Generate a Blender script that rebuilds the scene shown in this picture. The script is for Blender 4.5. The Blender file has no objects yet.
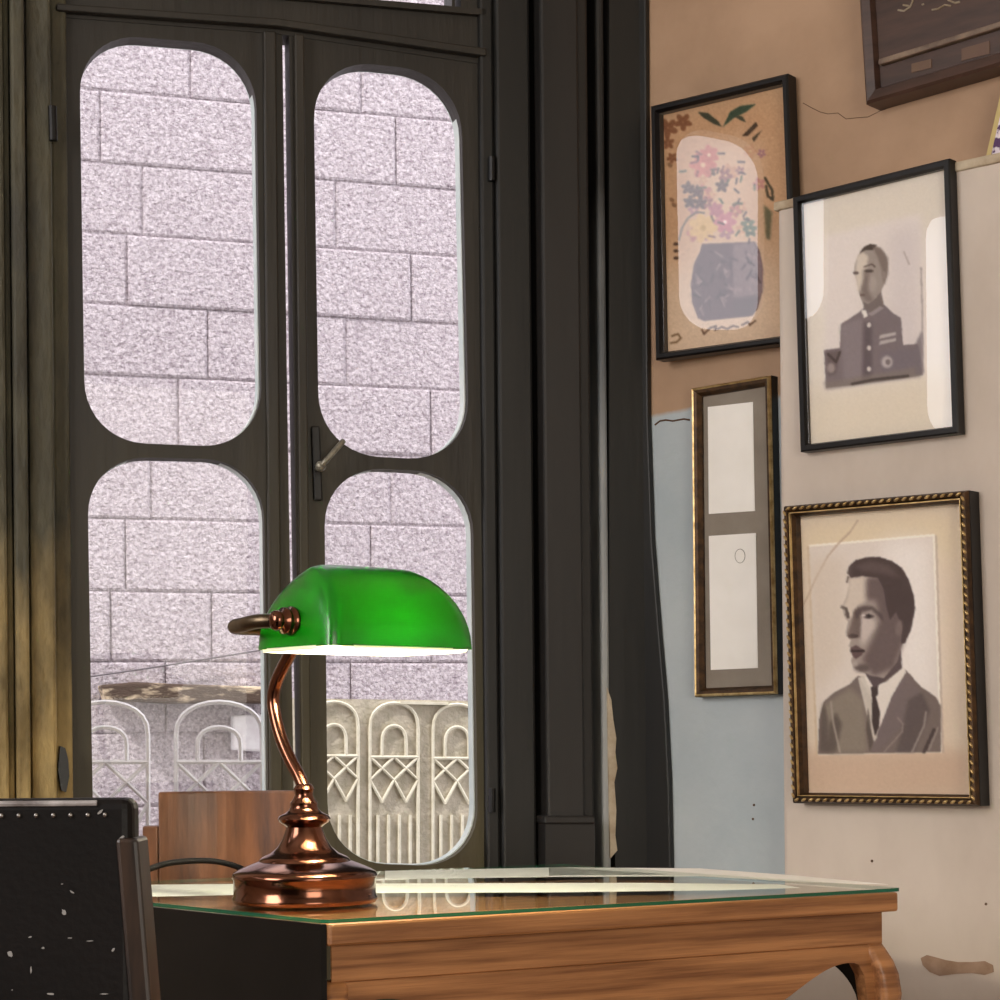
import bpy, bmesh, math, random
import numpy as np
from mathutils import Vector, Matrix
random.seed(7); np.random.seed(7)
S = bpy.context.scene
COL = S.collection
# ------------------------------------------------------------------ camera
F = 2000.0; HZ = 740.0; ROLL = 0.009; CH = 0.945
cam = bpy.data.cameras.new('camera'); cam_o = bpy.data.objects.new('camera', cam); COL.objects.link(cam_o)
cam.sensor_width = 36; cam.lens = 36 * F / 1000; cam.shift_y = (HZ - 500) / 1000; cam.clip_start = .05
cam_o.matrix_world = Matrix.Translation((0, 0, CH)) @ Matrix.Rotation(ROLL, 4, 'Y') @ Matrix.Rotation(math.pi / 2, 4, 'X')
S.camera = cam_o
# ------------------------------------------------------------------ world, sun, exposure
S.view_settings.view_transform = 'Standard'; S.view_settings.look = 'None'
S.view_settings.gamma = 1; S.view_settings.use_curve_mapping = False
S.view_settings.exposure = 0.0
w = bpy.data.worlds.new('sky'); S.world = w; w.use_nodes = True
wb = w.node_tree.nodes['Background']; wb.inputs[0].default_value = (.96, .95, 1.0, 1); wb.inputs[1].default_value = 2.4
sun = bpy.data.lights.new('sun', 'SUN'); sun.energy = 3.1; sun.angle = math.radians(1.2); sun.color = (1, .95, .9)
sun_o = bpy.data.objects.new('sun', sun); COL.objects.link(sun_o)
sun_o.rotation_euler = Vector((.50, .42, -.76)).to_track_quat('-Z', 'Y').to_euler(); sun_o.location = (-2, -2, 8)
def area(name, loc, to, sx, sy, power, color):
    a = bpy.data.lights.new(name, 'AREA'); a.shape = 'RECTANGLE'; a.size = sx; a.size_y = sy; a.energy = power; a.color = color
    o = bpy.data.objects.new(name, a); COL.objects.link(o); o.location = loc
    o.rotation_euler = (Vector(to) - Vector(loc)).to_track_quat('-Z', 'Y').to_euler(); return o
area('back_fill_light', (1.6, -2.6, 1.5), (.3, 3, 1.1), 2.0, 2.2, 80, (1, .93, .82))  # added fill lamp behind the camera, before the closed back wall
area('side_window_fill', (-2.4, .6, 2.0), (1.2, 2.6, 1.3), 1.6, 1.6, 82, (1, .96, .95))  # added fill lamp strengthening the light from the left wall openings

# ------------------------------------------------------------------ projection helpers
c_, s_ = math.cos(ROLL), math.sin(ROLL)
CAM = Vector((0, 0, CH))
def ray(px, py):
    u = (px - 500) / F; v = (HZ - py) / F
    return Vector((u * c_ + v * s_, 1, -u * s_ + v * c_))
def at(px, py, Y): return CAM + ray(px, py) * Y
def onp(px, py, p0, n):
    d = ray(px, py); t = (Vector(p0) - CAM).dot(n) / d.dot(n); return CAM + d * t
def onz(px, py, z): return onp(px, py, (0, 0, z), Vector((0, 0, 1)))
def proj(p):
    x, y, z = p[0], p[1], p[2] - CH
    return 500 + F * (x * c_ - z * s_) / y, HZ - F * (x * s_ + z * c_) / y

class Plane:            # a vertical plane: origin, in-plane direction e, normal n
    def __init__(s, o, e, n): s.o, s.e, s.n = Vector(o), Vector(e).normalized(), Vector(n).normalized()
    def uv(s, px, py, d=0):
        p = onp(px, py, s.o + s.n * d, s.n) - s.o
        return (p.dot(s.e), p.z)
    def w(s, u, z, d=0): return s.o + s.e * u + Vector((0, 0, z)) + s.n * d
a1 = math.atan(.317)
W1 = Plane((0, 3.32, 0), (math.cos(a1), math.sin(a1), 0), (math.sin(a1), -math.cos(a1), 0))     # normal into the room
b1 = math.atan(.889)
W2 = Plane((.246, 3.40, 0), (math.cos(b1), -math.sin(b1), 0), (-math.sin(b1), -math.cos(b1), 0))

# ------------------------------------------------------------------ materials
def lin(c): return tuple(((v / 255) / 12.92 if v / 255 <= .04045 else ((v / 255 + .055) / 1.055) ** 2.4) for v in c)
MATS = {}
def mat(name, c1, c2=None, rough=.6, metal=0, scale=8, stretch=(1, 1, 1), bump=0, bscale=60, coat=0, contrast=(.35, .65), detail=6, spec=.5):
    if name in MATS: return MATS[name]
    m = bpy.data.materials.new(name); m.use_nodes = True; nt = m.node_tree; N, L = nt.nodes, nt.links
    b = N['Principled BSDF']; b.inputs['Roughness'].default_value = rough; b.inputs['Metallic'].default_value = metal
    b.inputs['Coat Weight'].default_value = coat; b.inputs['Specular IOR Level'].default_value = spec
    b.inputs['Base Color'].default_value = (*lin(c1), 1)
    tc = N.new('ShaderNodeTexCoord'); mp = N.new('ShaderNodeMapping'); L.new(tc.outputs['Object'], mp.inputs[0]); mp.inputs['Scale'].default_value = stretch
    if c2 is not None:
        n = N.new('ShaderNodeTexNoise'); n.inputs['Scale'].default_value = scale; n.inputs['Detail'].default_value = detail; n.inputs['Roughness'].default_value = .62
        L.new(mp.outputs[0], n.inputs['Vector'])
        r = N.new('ShaderNodeValToRGB'); r.color_ramp.elements[0].position = contrast[0]; r.color_ramp.elements[1].position = contrast[1]
        r.color_ramp.elements[0].color = (*lin(c1), 1); r.color_ramp.elements[1].color = (*lin(c2), 1)
        L.new(n.outputs[0], r.inputs[0]); L.new(r.outputs[0], b.inputs['Base Color'])
    if bump:
        n2 = N.new('ShaderNodeTexNoise'); n2.inputs['Scale'].default_value = bscale; n2.inputs['Detail'].default_value = 5
        L.new(mp.outputs[0], n2.inputs['Vector'])
        bp = N.new('ShaderNodeBump'); bp.inputs['Strength'].default_value = bump; bp.inputs['Distance'].default_value = .004
        L.new(n2.outputs[0], bp.inputs['Height']); L.new(bp.outputs[0], b.inputs['Normal'])
    MATS[name] = m; return m
def glassmat(name, tint=(1, 1, 1), refl=1.0, ior=1.5, rough=0.0, gcol=(1, 1, 1)):
    m = bpy.data.materials.new(name); m.use_nodes = True; nt = m.node_tree; N, L = nt.nodes, nt.links
    N.remove(N['Principled BSDF']); out = N['Material Output']
    t = N.new('ShaderNodeBsdfTransparent'); t.inputs[0].default_value = (*tint, 1)
    g = N.new('ShaderNodeBsdfGlossy'); g.inputs['Roughness'].default_value = rough; g.inputs[0].default_value = (*gcol, 1)
    ge = N.new('ShaderNodeNewGeometry'); dt = N.new('ShaderNodeVectorMath'); dt.operation = 'DOT_PRODUCT'; L.new(ge.outputs['Incoming'], dt.inputs[0]); L.new(ge.outputs['Normal'], dt.inputs[1])
    def M(op, a, b=None):
        x = N.new('ShaderNodeMath'); x.operation = op
        for i, v in enumerate((a, b)):
            if v is None: continue
            if isinstance(v, (int, float)): x.inputs[i].default_value = v
            else: L.new(v, x.inputs[i])
        return x.outputs[0]
    pw = M('POWER', M('SUBTRACT', 1.0, M('ABSOLUTE', dt.outputs['Value'])), 5.0)
    fr = N.new('ShaderNodeMath'); fr.operation = 'MULTIPLY_ADD'; L.new(pw, fr.inputs[0]); fr.inputs[1].default_value = .94; fr.inputs[2].default_value = .055
    mu = N.new('ShaderNodeMath'); mu.operation = 'MULTIPLY'; mu.use_clamp = True; mu.inputs[1].default_value = refl
    mx = N.new('ShaderNodeMixShader'); L.new(fr.outputs[0], mu.inputs[0]); L.new(mu.outputs[0], mx.inputs[0]); L.new(t.outputs[0], mx.inputs[1]); L.new(g.outputs[0], mx.inputs[2])
    L.new(mx.outputs[0], out.inputs[0]); MATS[name] = m; return m
def zmix(name, top, low, z, soft=.02, ns=3, nstr=.05, rough=.8, noise=.35, bump=.3, bs=25, extra=None, stretch=(1, 1, 1)):
    """two tones, one above the height z and one below, with a ragged limit; each mottled. top/low = (c1, c2)"""
    m = bpy.data.materials.new(name); m.use_nodes = True; nt = m.node_tree; N, L = nt.nodes, nt.links
    b = N['Principled BSDF']; b.inputs['Roughness'].default_value = rough
    tc = N.new('ShaderNodeTexCoord'); mp = N.new('ShaderNodeMapping'); mp.inputs['Scale'].default_value = stretch; L.new(tc.outputs['Object'], mp.inputs[0])
    n = N.new('ShaderNodeTexNoise'); n.inputs['Scale'].default_value = ns; n.inputs['Detail'].default_value = 7; n.inputs['Roughness'].default_value = .6; L.new(mp.outputs[0], n.inputs['Vector'])
    def ramp(c1, c2):
        r = N.new('ShaderNodeValToRGB'); r.color_ramp.elements[0].position = .35; r.color_ramp.elements[1].position = .65
        r.color_ramp.elements[0].color = (*lin(c1), 1); r.color_ramp.elements[1].color = (*lin(c2), 1); L.new(n.outputs[0], r.inputs[0]); return r
    r1, r2 = ramp(*top), ramp(*low)
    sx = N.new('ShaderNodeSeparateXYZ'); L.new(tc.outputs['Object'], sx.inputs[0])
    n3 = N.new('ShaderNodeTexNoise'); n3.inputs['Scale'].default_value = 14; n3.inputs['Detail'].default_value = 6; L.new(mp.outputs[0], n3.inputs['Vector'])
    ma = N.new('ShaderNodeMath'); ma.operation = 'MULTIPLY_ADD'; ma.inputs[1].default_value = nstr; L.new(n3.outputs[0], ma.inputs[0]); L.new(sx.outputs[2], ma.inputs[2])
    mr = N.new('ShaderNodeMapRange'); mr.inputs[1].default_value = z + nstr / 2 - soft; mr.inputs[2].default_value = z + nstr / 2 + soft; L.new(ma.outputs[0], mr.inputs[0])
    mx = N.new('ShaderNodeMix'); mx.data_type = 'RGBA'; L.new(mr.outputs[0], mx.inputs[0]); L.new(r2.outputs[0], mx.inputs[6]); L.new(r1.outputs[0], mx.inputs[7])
    L.new(mx.outputs[2], b.inputs['Base Color'])
    n2 = N.new('ShaderNodeTexNoise'); n2.inputs['Scale'].default_value = bs; n2.inputs['Detail'].default_value = 6; L.new(mp.outputs[0], n2.inputs['Vector'])
    bp = N.new('ShaderNodeBump'); bp.inputs['Strength'].default_value = bump; bp.inputs['Distance'].default_value = .01
    L.new(n2.outputs[0], bp.inputs['Height']); L.new(bp.outputs[0], b.inputs['Normal'])
    MATS[name] = m; return m
def vcmat(name, rough=.7):
    m = bpy.data.materials.new(name); m.use_nodes = True; nt = m.node_tree; N, L = nt.nodes, nt.links
    b = N['Principled BSDF']; b.inputs['Roughness'].default_value = rough; b.inputs['Specular IOR Level'].default_value = .2
    a = N.new('ShaderNodeVertexColor'); a.layer_name = 'Col'; L.new(a.outputs[0], b.inputs['Base Color']); MATS[name] = m; return m

M_leaf = zmix('green black paint lamplit below', ((34, 31, 27), (46, 42, 35)), ((62, 55, 38), (84, 77, 47)), 1.15, soft=.35, ns=5, nstr=.5, rough=.55, bump=.25, bs=40, stretch=(1, 1, .12))  # lamp light low on the leaves is put into the lighter lower tone
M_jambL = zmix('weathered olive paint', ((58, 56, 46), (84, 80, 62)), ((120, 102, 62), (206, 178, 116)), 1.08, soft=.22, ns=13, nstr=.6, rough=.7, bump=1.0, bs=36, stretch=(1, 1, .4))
M_jambR = mat('black olive paint and corner shade', (18, 18, 17), (29, 28, 25), rough=.5, scale=6, stretch=(1, 1, .1), bump=.2, bscale=30)  # also colours the corner board that stands for soft shade
M_pilaster = mat('dark brown grey paint', (24, 23, 22), (38, 35, 33), rough=.5, scale=5, stretch=(1, 1, .12), bump=.15, bscale=30)
M_pale = mat('pale peeling paint', (150, 158, 165), (196, 196, 190), rough=.6, scale=12, stretch=(1, 1, .3), bump=.4)
M_edge = mat('pale blue daylit bead', (196, 208, 206), (220, 226, 222), rough=.5, scale=12)  # daylight on the pane reveals is put into this pale colour
M_black = mat('black lacquer and desk shade', (8, 7, 7), (15, 13, 13), rough=.35, scale=20, spec=.3)  # also carries the shade painted on the desk end and side rail
M_wall2 = zmix('tan and blue plaster', ((156, 126, 100), (184, 152, 124)), ((164, 176, 182), (186, 194, 197)), 1.492, soft=.004, ns=2.5, nstr=.02, bump=.35, bs=14)
M_pier = mat('pinkish grey plaster', (190, 176, 163), (212, 199, 187), rough=.8, scale=2.6, bump=.25, bscale=18, stretch=(1, 1, .6))
M_stone = None
M_ledge = mat('dirty ledge plaster', (168, 148, 122), (206, 192, 168), rough=.8, scale=20, bump=.5)
M_floor = mat('red tile floor', (96, 70, 56), (120, 88, 70), rough=.5, scale=6)
M_ceil = mat('ceiling paint', (190, 182, 168), (205, 198, 186), rough=.9, scale=3)
M_room = mat('cream room wall', (176, 164, 148), (192, 180, 164), rough=.9, scale=3)
M_wood = mat('golden brown wood', (130, 82, 46), (194, 136, 86), rough=.42, scale=4, stretch=(.8, 22, 22), bump=.12, bscale=30, coat=.1)
M_wood2 = mat('red brown grained wood', (62, 38, 25), (136, 88, 54), rough=.4, scale=6, stretch=(5, 5, .7), bump=.1, bscale=30, contrast=(.3, .7))
M_dkwood = mat('dark chair wood', (30, 22, 18), (58, 42, 32), rough=.4, scale=10, stretch=(8, 8, 1))
M_leather = mat('black leather', (7, 5, 5), (14, 10, 10), rough=.5, scale=7, bump=.12, bscale=160, spec=.25)
M_stud = mat('worn silver stud', (150, 146, 142), rough=.3, metal=.9)
M_scuff = mat('pale scuffed leather', (150, 148, 146), rough=.7)
M_copper = mat('antique copper', (138, 92, 72), (92, 64, 54), rough=.15, metal=1, scale=10)
M_bronze = mat('dark bronze', (112, 98, 80), (78, 66, 52), rough=.34, metal=1, scale=30)
M_gold = mat('worn gilt', (160, 128, 78), (214, 186, 132), rough=.36, metal=.75, scale=60)
M_goldd = mat('dark gilt', (48, 33, 20), (86, 60, 34), rough=.45, metal=.5, scale=60)
M_blackf = mat('black picture frame', (12, 10, 11), (20, 17, 17), rough=.35, scale=20, spec=.3)
M_cream = mat('cream mat board', (196, 176, 152), (212, 194, 172), rough=.9, scale=5)
M_white = mat('off white mat board', (216, 208, 196), (228, 222, 214), rough=.9, scale=5)
M_grey = mat('grey brown mat board', (128, 118, 106), (142, 132, 120), rough=.9, scale=12)
M_sheet = mat('white paper and strips', (248, 244, 238), (240, 236, 229), rough=.7, scale=9)
M_signw = mat('dark mahogany', (52, 34, 26), (76, 52, 42), rough=.4, scale=8, stretch=(1, 1, 6))
M_inlay = mat('reddish inlay', (92, 60, 50), (104, 78, 54), rough=.45, scale=12)
M_script = mat('faded cream lettering', (172, 160, 142), (130, 110, 80), rough=.7, scale=40)
M_iron = mat('white painted iron', (238, 236, 238), (222, 216, 220), rough=.5, scale=30)
M_carv = mat('cream carved stone', (214, 206, 184), (232, 226, 208), rough=.8, scale=30, bump=.4)
M_carvb = mat('cream rough stone', (176, 168, 148), (200, 190, 172), rough=.9, scale=30, bump=1.0, bscale=90)
M_timber = mat('weathered timber', (84, 68, 58), (212, 192, 164), rough=.9, scale=9, stretch=(1, 1, 3), bump=.8, contrast=(.48, .60))
M_cable = mat('grey cable', (110, 104, 108), rough=.7)
M_blk = mat('black rubber', (8, 8, 8), rough=.7, spec=.2)
M_steel = mat('worn steel', (150, 146, 132), (110, 104, 92), rough=.4, metal=.6, scale=60)
M_stain = mat('brown stain', (150, 122, 100), (172, 144, 124), rough=.9, scale=30)
M_crack = mat('dark crack', (92, 68, 50), rough=.9)
G_win = glassmat('window glass', (.97, .98, .98), .3)
G_pic = glassmat('picture glass', (.99, .99, .98), 1.9)
G_top = glassmat('table glass', (.90, .97, .93), 1.0, gcol=(.95, 1, .97))
def green_edge():
    m = bpy.data.materials.new('green glass edge'); m.use_nodes = True; b = m.node_tree.nodes['Principled BSDF']
    b.inputs['Base Color'].default_value = (*lin((18, 104, 76)), 1); b.inputs['Roughness'].default_value = .12
    b.inputs['Transmission Weight'].default_value = .35; return m
M_gedge = green_edge()
def shade_mat(name, col, trans, trcol, coat=1):
    m = bpy.data.materials.new(name); m.use_nodes = True; nt = m.node_tree; N, L = nt.nodes, nt.links
    b = N['Principled BSDF']; b.inputs['Base Color'].default_value = (*lin(col), 1); b.inputs['Roughness'].default_value = .28; b.inputs['Coat Weight'].default_value = .22 * coat; b.inputs['Coat Roughness'].default_value = .12
    t = N.new('ShaderNodeBsdfTranslucent'); t.inputs[0].default_value = (*lin(trcol), 1)
    mx = N.new('ShaderNodeMixShader'); mx.inputs[0].default_value = trans
    L.new(b.outputs[0], mx.inputs[1]); L.new(t.outputs[0], mx.inputs[2]); L.new(mx.outputs[0], N['Material Output'].inputs[0]); return m
M_green = shade_mat('green cased glass', (2, 92, 5), .04, (10, 150, 14))
M_opal = shade_mat('white opal lining', (250, 248, 240), .4, (255, 250, 235), 0)
def emis(name, c, s):
    m = bpy.data.materials.new(name); m.use_nodes = True; N = m.node_tree.nodes; b = N['Principled BSDF']
    b.inputs['Emission Color'].default_value = (*c, 1); b.inputs['Emission Strength'].default_value = s; return m
M_bulb = emis('lit bulb', (1, .88, .66), 14)

# ------------------------------------------------------------------ mesh helpers
def link(name, bm, m, parent=None, smooth=False, loc=None):
    bmesh.ops.recalc_face_normals(bm, faces=bm.faces)
    me = bpy.data.meshes.new(name); bm.to_mesh(me); bm.free()
    for mm in (m if isinstance(m, (list, tuple)) else [m]): me.materials.append(mm)
    if smooth:
        for p in me.polygons: p.use_smooth = True
    o = bpy.data.objects.new(name, me); COL.objects.link(o)
    if loc is not None:
        me.transform(Matrix.Translation(-Vector(loc))); o.location = loc
    if parent:
        o.parent = parent; o.matrix_parent_inverse = Matrix.Identity(4)
        if parent.type == 'EMPTY' or parent.location.length:
            me.transform(parent_world(parent).inverted() @ Matrix.Translation(loc or (0, 0, 0))); o.location = (0, 0, 0)
    return o
def parent_world(p):
    m = Matrix.LocRotScale(p.location, p.rotation_euler, None)
    return parent_world(p.parent) @ m if p.parent else m
def thing(name, label, cat, loc, rotz=0, group=None):
    o = bpy.data.objects.new(name, None); COL.objects.link(o); o.location = loc; o.rotation_euler = (0, 0, rotz); o.empty_display_size = .05
    return tag(o, label, cat, group)
def tag(o, label, cat, group=None):
    o['label'] = label; o['category'] = cat
    if group: o['group'] = group
    return o
def struct(o): o['kind'] = 'structure'; return o
def box(bm, lo, hi, M=None):
    vs = [Vector((x, y, z)) for x in (lo[0], hi[0]) for y in (lo[1], hi[1]) for z in (lo[2], hi[2])]
    if M is not None: vs = [M @ v for v in vs]
    v = [bm.verts.new(p) for p in vs]
    for f in ((0, 1, 3, 2), (4, 6, 7, 5), (0, 4, 5, 1), (2, 3, 7, 6), (0, 2, 6, 4), (1, 5, 7, 3)): bm.faces.new([v[i] for i in f])
    return v
def bevel(bm, w, seg=2, ang=.5):
    bmesh.ops.recalc_face_normals(bm, faces=bm.faces)
    es = [e for e in bm.edges if len(e.link_faces) == 2 and e.calc_face_angle(0) > ang]
    bmesh.ops.bevel(bm, geom=es, offset=w, segments=seg, affect='EDGES', profile=.5, clamp_overlap=True)
def prism(bm, pl, outer, d0, d1, holes=()):
    """polygon (u,z) with holes in plane pl, solid from depth d0 to d1"""
    loops = [outer] + list(holes); rings = {}
    for d in (d0, d1):
        edges = []; rs = []
        for lp in loops:
            vs = [bm.verts.new(pl.w(u, z, d)) for u, z in lp]
            for i in range(len(vs)): edges.append(bm.edges.new((vs[i], vs[(i + 1) % len(vs)])))
            rs.append(vs)
        bmesh.ops.triangle_fill(bm, use_beauty=True, use_dissolve=False, edges=edges)
        rings[d] = rs
    for a, b in zip(rings[d0], rings[d1]):
        for i in range(len(a)):
            j = (i + 1) % len(a)
            bm.faces.new((a[i], a[j], b[j], b[i]))
def pxpoly(pl, pts, d=0): return [pl.uv(x, y, d) for x, y in pts]
def rquad(q, r, n=10):
    """rounded quad in pixels, q = TL TR BR BL"""
    out = []
    for i in range(4):
        p = Vector(q[i]); a = Vector(q[i - 1]); b = Vector(q[(i + 1) % 4])
        da = (a - p).normalized() * r; db = (b - p).normalized() * r
        for k in range(n + 1):
            t = k / n; c = .18   # between circular and squarish
            A = p + da; B = p + db; P1 = p + da * .42; P2 = p + db * .42
            out.append(tuple(A * (1 - t) ** 3 + P1 * 3 * t * (1 - t) ** 2 + P2 * 3 * t * t * (1 - t) + B * t ** 3))
    return out
def tube(bm, pts, r, n=10, cap=True, taper=None):
    pts = [Vector(p) for p in pts]; rings = []
    t0 = (pts[1] - pts[0]).normalized(); up = Vector((0, 0, 1)) if abs(t0.z) < .9 else Vector((1, 0, 0)); side = t0.cross(up).normalized()
    for i, p in enumerate(pts):
        t = ((pts[min(i + 1, len(pts) - 1)] - p).normalized() + (p - pts[max(i - 1, 0)]).normalized()).normalized()
        side = (side - t * side.dot(t)).normalized(); nn = t.cross(side)
        rr = r if taper is None else taper[i]
        rings.append([bm.verts.new(p + (side * math.cos(a) + nn * math.sin(a)) * rr) for a in [2 * math.pi * k / n for k in range(n)]])
    for a, b in zip(rings, rings[1:]):
        for k in range(n): bm.faces.new((a[k], a[(k + 1) % n], b[(k + 1) % n], b[k]))
    if cap: bm.faces.new(rings[0]); bm.faces.new(rings[-1])
def smoothpath(pts, n=8):
    pts = [Vector(p) for p in pts]; P = [pts[0]] + pts + [pts[-1]]; out = []
    for i in range(1, len(P) - 2):
        for k in range(n):
            t = k / n; a, b, c, d = P[i - 1:i + 3]
            out.append(.5 * ((2 * b) + (c - a) * t + (2 * a - 5 * b + 4 * c - d) * t * t + (3 * b - a - 3 * c + d) * t ** 3))
    out.append(pts[-1]); return out
def lathe(bm, prof, M=None, n=48):
    rings = []
    for r, z in prof:
        if r < 1e-5:
            v = bm.verts.new((0, 0, z)); rings.append([v])
        else: rings.append([bm.verts.new((r * math.cos(2 * math.pi * k / n), r * math.sin(2 * math.pi * k / n), z)) for k in range(n)])
    for a, b in zip(rings, rings[1:]):
        if len(a) == 1 and len(b) == 1: continue
        for k in range(n):
            if len(a) == 1: bm.faces.new((a[0], b[k], b[(k + 1) % n]))
            elif len(b) == 1: bm.faces.new((a[k], a[(k + 1) % n], b[0]))
            else: bm.faces.new((a[k], a[(k + 1) % n], b[(k + 1) % n], b[k]))
    if M is not None: bmesh.ops.transform(bm, matrix=M, verts=bm.verts)
def sphere(bm, p, r, sc=(1, 1, 1), M=None, seg=8):
    m = Matrix.Translation(p) @ (M if M is not None else Matrix.Identity(4)) @ Matrix.Diagonal((*sc, 1))
    bmesh.ops.create_uvsphere(bm, u_segments=seg, v_segments=max(4, seg // 2 + 1), radius=r, matrix=m)
def slab(bm, pl, px, d0, d1):
    prism(bm, pl, pxpoly(pl, px), d0, d1)

# ------------------------------------------------------------------ room shell
Xl = -2.6; Xr = 3.0; Yb = -3.0; Hc = 3.3
def wallbox(name, x0, y0, x1, y1, z0, z1, m):
    bm = bmesh.new(); box(bm, (x0, y0, z0), (x1, y1, z1)); return struct(link(name, bm, m))
bm = bmesh.new(); box(bm, (Xl - .2, Yb - .2, -.1), (Xr + .2, 4.4, 0)); struct(link('floor', bm, M_floor))
# ceiling follows the two skewed walls
bm = bmesh.new()
cw = [(Xl - .1, Yb - .1), (Xr + .1, Yb - .1), (Xr + .1, 3.40 - .889 * (Xr + .1 - .246)), (.246, 3.44), (-.93, 3.07), (Xl - .1, 3.07)]
for z in (Hc, Hc + .1): bm.faces.new([bm.verts.new((x, y, z)) for x, y in cw])
bm.verts.ensure_lookup_table()
for i in range(6): j = (i + 1) % 6; bm.faces.new((bm.verts[i], bm.verts[j], bm.verts[6 + j], bm.verts[6 + i]))
struct(link('ceiling', bm, M_ceil))
wallbox('wall_back', Xl, Yb - .15, Xr, Yb, 0, Hc, M_room)
wallbox('wall_right', Xr, Yb, Xr + .15, 3.40 - .889 * (Xr - .246), 0, Hc, M_room)

_c = W2.uv(715, 740, .03)[0]; _r = Matrix.Rotation(math.radians(2.4), 4, 'Z')
W2f = Plane(W2.w(_c, 0, .010), _r @ W2.e, _r @ W2.n)
# left wall with two rounded lights that the picture glass mirrors
mirror_n = W2.n; mirror_p = W2.o + W2.n * .02
def bounce(px, py, mp, mn):
    p = onp(px, py, mp, mn); d = ray(px, py); r = d - 2 * d.dot(mn) * mn
    t = (Xl - p.x) / r.x; q = p + r * t; return (q.y, q.z)
PL = Plane((Xl, 0, 0), (0, 1, 0), (1, 0, 0))
def leftpane(q, r, pl, d): return [bounce(x, y, pl.o + pl.n * d, pl.n) for x, y in rquad(q, r)]
hA = leftpane([(676, 124), (764, 142), (764, 330), (680, 330)], 34, W2f, .02)
hB = leftpane([(924, 205), (1010, 222), (1010, 440), (926, 440)], 34, W2, .09)
bm = bmesh.new()
ya, yb_ = [p[0] for p in hA], [p[0] for p in hB]
if not (max(yb_) < min(ya) and max(ya) < 3.0): raise ValueError((min(ya), max(ya), min(yb_), max(yb_)))
prism(bm, PL, [(Yb, 0), (3.05, 0), (3.05, Hc), (Yb, Hc)], -.06, 0, [hA, hB])
struct(link('wall_left', bm, M_room))

# ---- right-hand wall (W2) and its pier
bm = bmesh.new(); uR = (Xr - .246) / W2.e.x
prism(bm, W2, [(-.02, 0), (uR, 0), (uR, Hc), (-.02, Hc)], -.15, 0)
wall2 = struct(link('wall_right_corner', bm, M_wall2))
PD = .07
W2p = Plane(W2.o + W2.n * PD, W2.e, W2.n)
zt = W2p.uv(785, 203)[1]; u0 = W2p.uv(779, 500)[0]
bm = bmesh.new(); prism(bm, W2, [(u0, 0), (uR, 0), (uR, zt), (u0, zt)], -.001, PD); bevel(bm, .010, 3)
pier = struct(link('wall_pier', bm, M_pier))
bm = bmesh.new(); prism(bm, W2, [(u0 - .003, zt - .010), (uR, zt - .010), (uR, zt + .004), (u0 - .003, zt + .004)], 0, PD + .005); bevel(bm, .003)
struct(link('trim_1', bm, M_ledge))
# peeling patch and crack in the plaster
bm = bmesh.new()
pat = [(921, 958), (927, 955), (935, 957), (946, 960), (958, 962), (972, 962), (985, 961), (993, 965), (994, 972), (985, 975), (972, 973), (955, 974), (940, 976), (930, 972), (923, 965)]
slab(bm, W2p, pat, 0, .0012); link('plaster_patch', bm, M_stain, pier)
bm = bmesh.new(); cp = [(803, 103), (812, 108), (820, 112), (828, 114), (838, 113), (846, 119), (855, 118), (868, 117), (880, 111), (886, 109)]
tube(bm, [onp(x, y, W2.o, W2.n) for x, y in cp], .0006, 5); link('plaster_crack', bm, M_crack, wall2)
bm = bmesh.new(); tube(bm, [onp(x, y, W2.o, W2.n) for x, y in [(655, 425), (660, 421), (666, 420), (673, 421), (684, 419), (690, 420)]], .0016, 5); link('plaster_crack', bm, M_crack, wall2)
bm = bmesh.new()
for x, y in [(872, 861), (986, 904), (754, 805), (753, 819)]:
    P_ = W2p if x > 780 else W2
    sphere(bm, P_.w(*P_.uv(x, y)), .0022, (1, 1, 1))
link('nail_hole', bm, M_crack, pier)

# ---- window wall (W1): wall around, jambs, leaves
uL = -.95 / W1.e.x; wallbox('wall_window_side', Xl, 3.03, -.93, 3.12, 0, Hc, M_room); uC = W1.uv(648, 500)[0]
# masonry left of the frame / above it
topz = Hc
frame_out = pxpoly(W1, [(-70, -330), (486, -330), (486, 1320), (-70, 1320)])
frame_out = [(frame_out[0][0], 2.95), (frame_out[1][0], 2.95), (frame_out[1][0], 0.02), (frame_out[0][0], 0.02)]
bm = bmesh.new(); prism(bm, W1, [(uL, 0), (uC + .14, 0), (uC + .14, Hc), (uL, Hc)], -.14, -.06, [frame_out]); struct(link('wall_window', bm, M_room))

def strips(name, m, items, z0=.02, z1=2.95):
    bm = bmesh.new()
    for (x0, x1, d0, d1, *lean) in items:
        ua0 = W1.uv(x0, 740)[0]; ub0 = W1.uv(x1, 740)[0]
        sh = (lean[0] if lean else 0) * .0016
        p = []
        for (u, z) in ((ua0, z1), (ub0, z1), (ub0, z0), (ua0, z0)): p.append((u - sh * (z - .945) * 3.2, z))
        b2 = bmesh.new(); prism(b2, W1, p, d0, d1); bevel(b2, .005, 2)
        me = bpy.data.meshes.new('t'); b2.to_mesh(me); b2.free(); bm.from_mesh(me); bpy.data.meshes.remove(me)
    return struct(link(name, bm, m))
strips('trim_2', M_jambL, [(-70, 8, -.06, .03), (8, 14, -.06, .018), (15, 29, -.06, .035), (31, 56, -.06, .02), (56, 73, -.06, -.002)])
bm = bmesh.new(); slab(bm, W1, [(59, 746), (64, 748), (67, 760), (68, 776), (65, 792), (60, 790), (57, 770)], -.03, .0215); struct(link('trim_12', bm, M_black))
strips('trim_3', M_jambR, [(486, 500, -.06, .0), (500, 534, -.06, .012), (534, 540, -.06, -.02)])
strips('trim_4', M_pilaster, [(540, 578, -.06, .035), (578, 590, -.06, .02)])
bm = bmesh.new()
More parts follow.
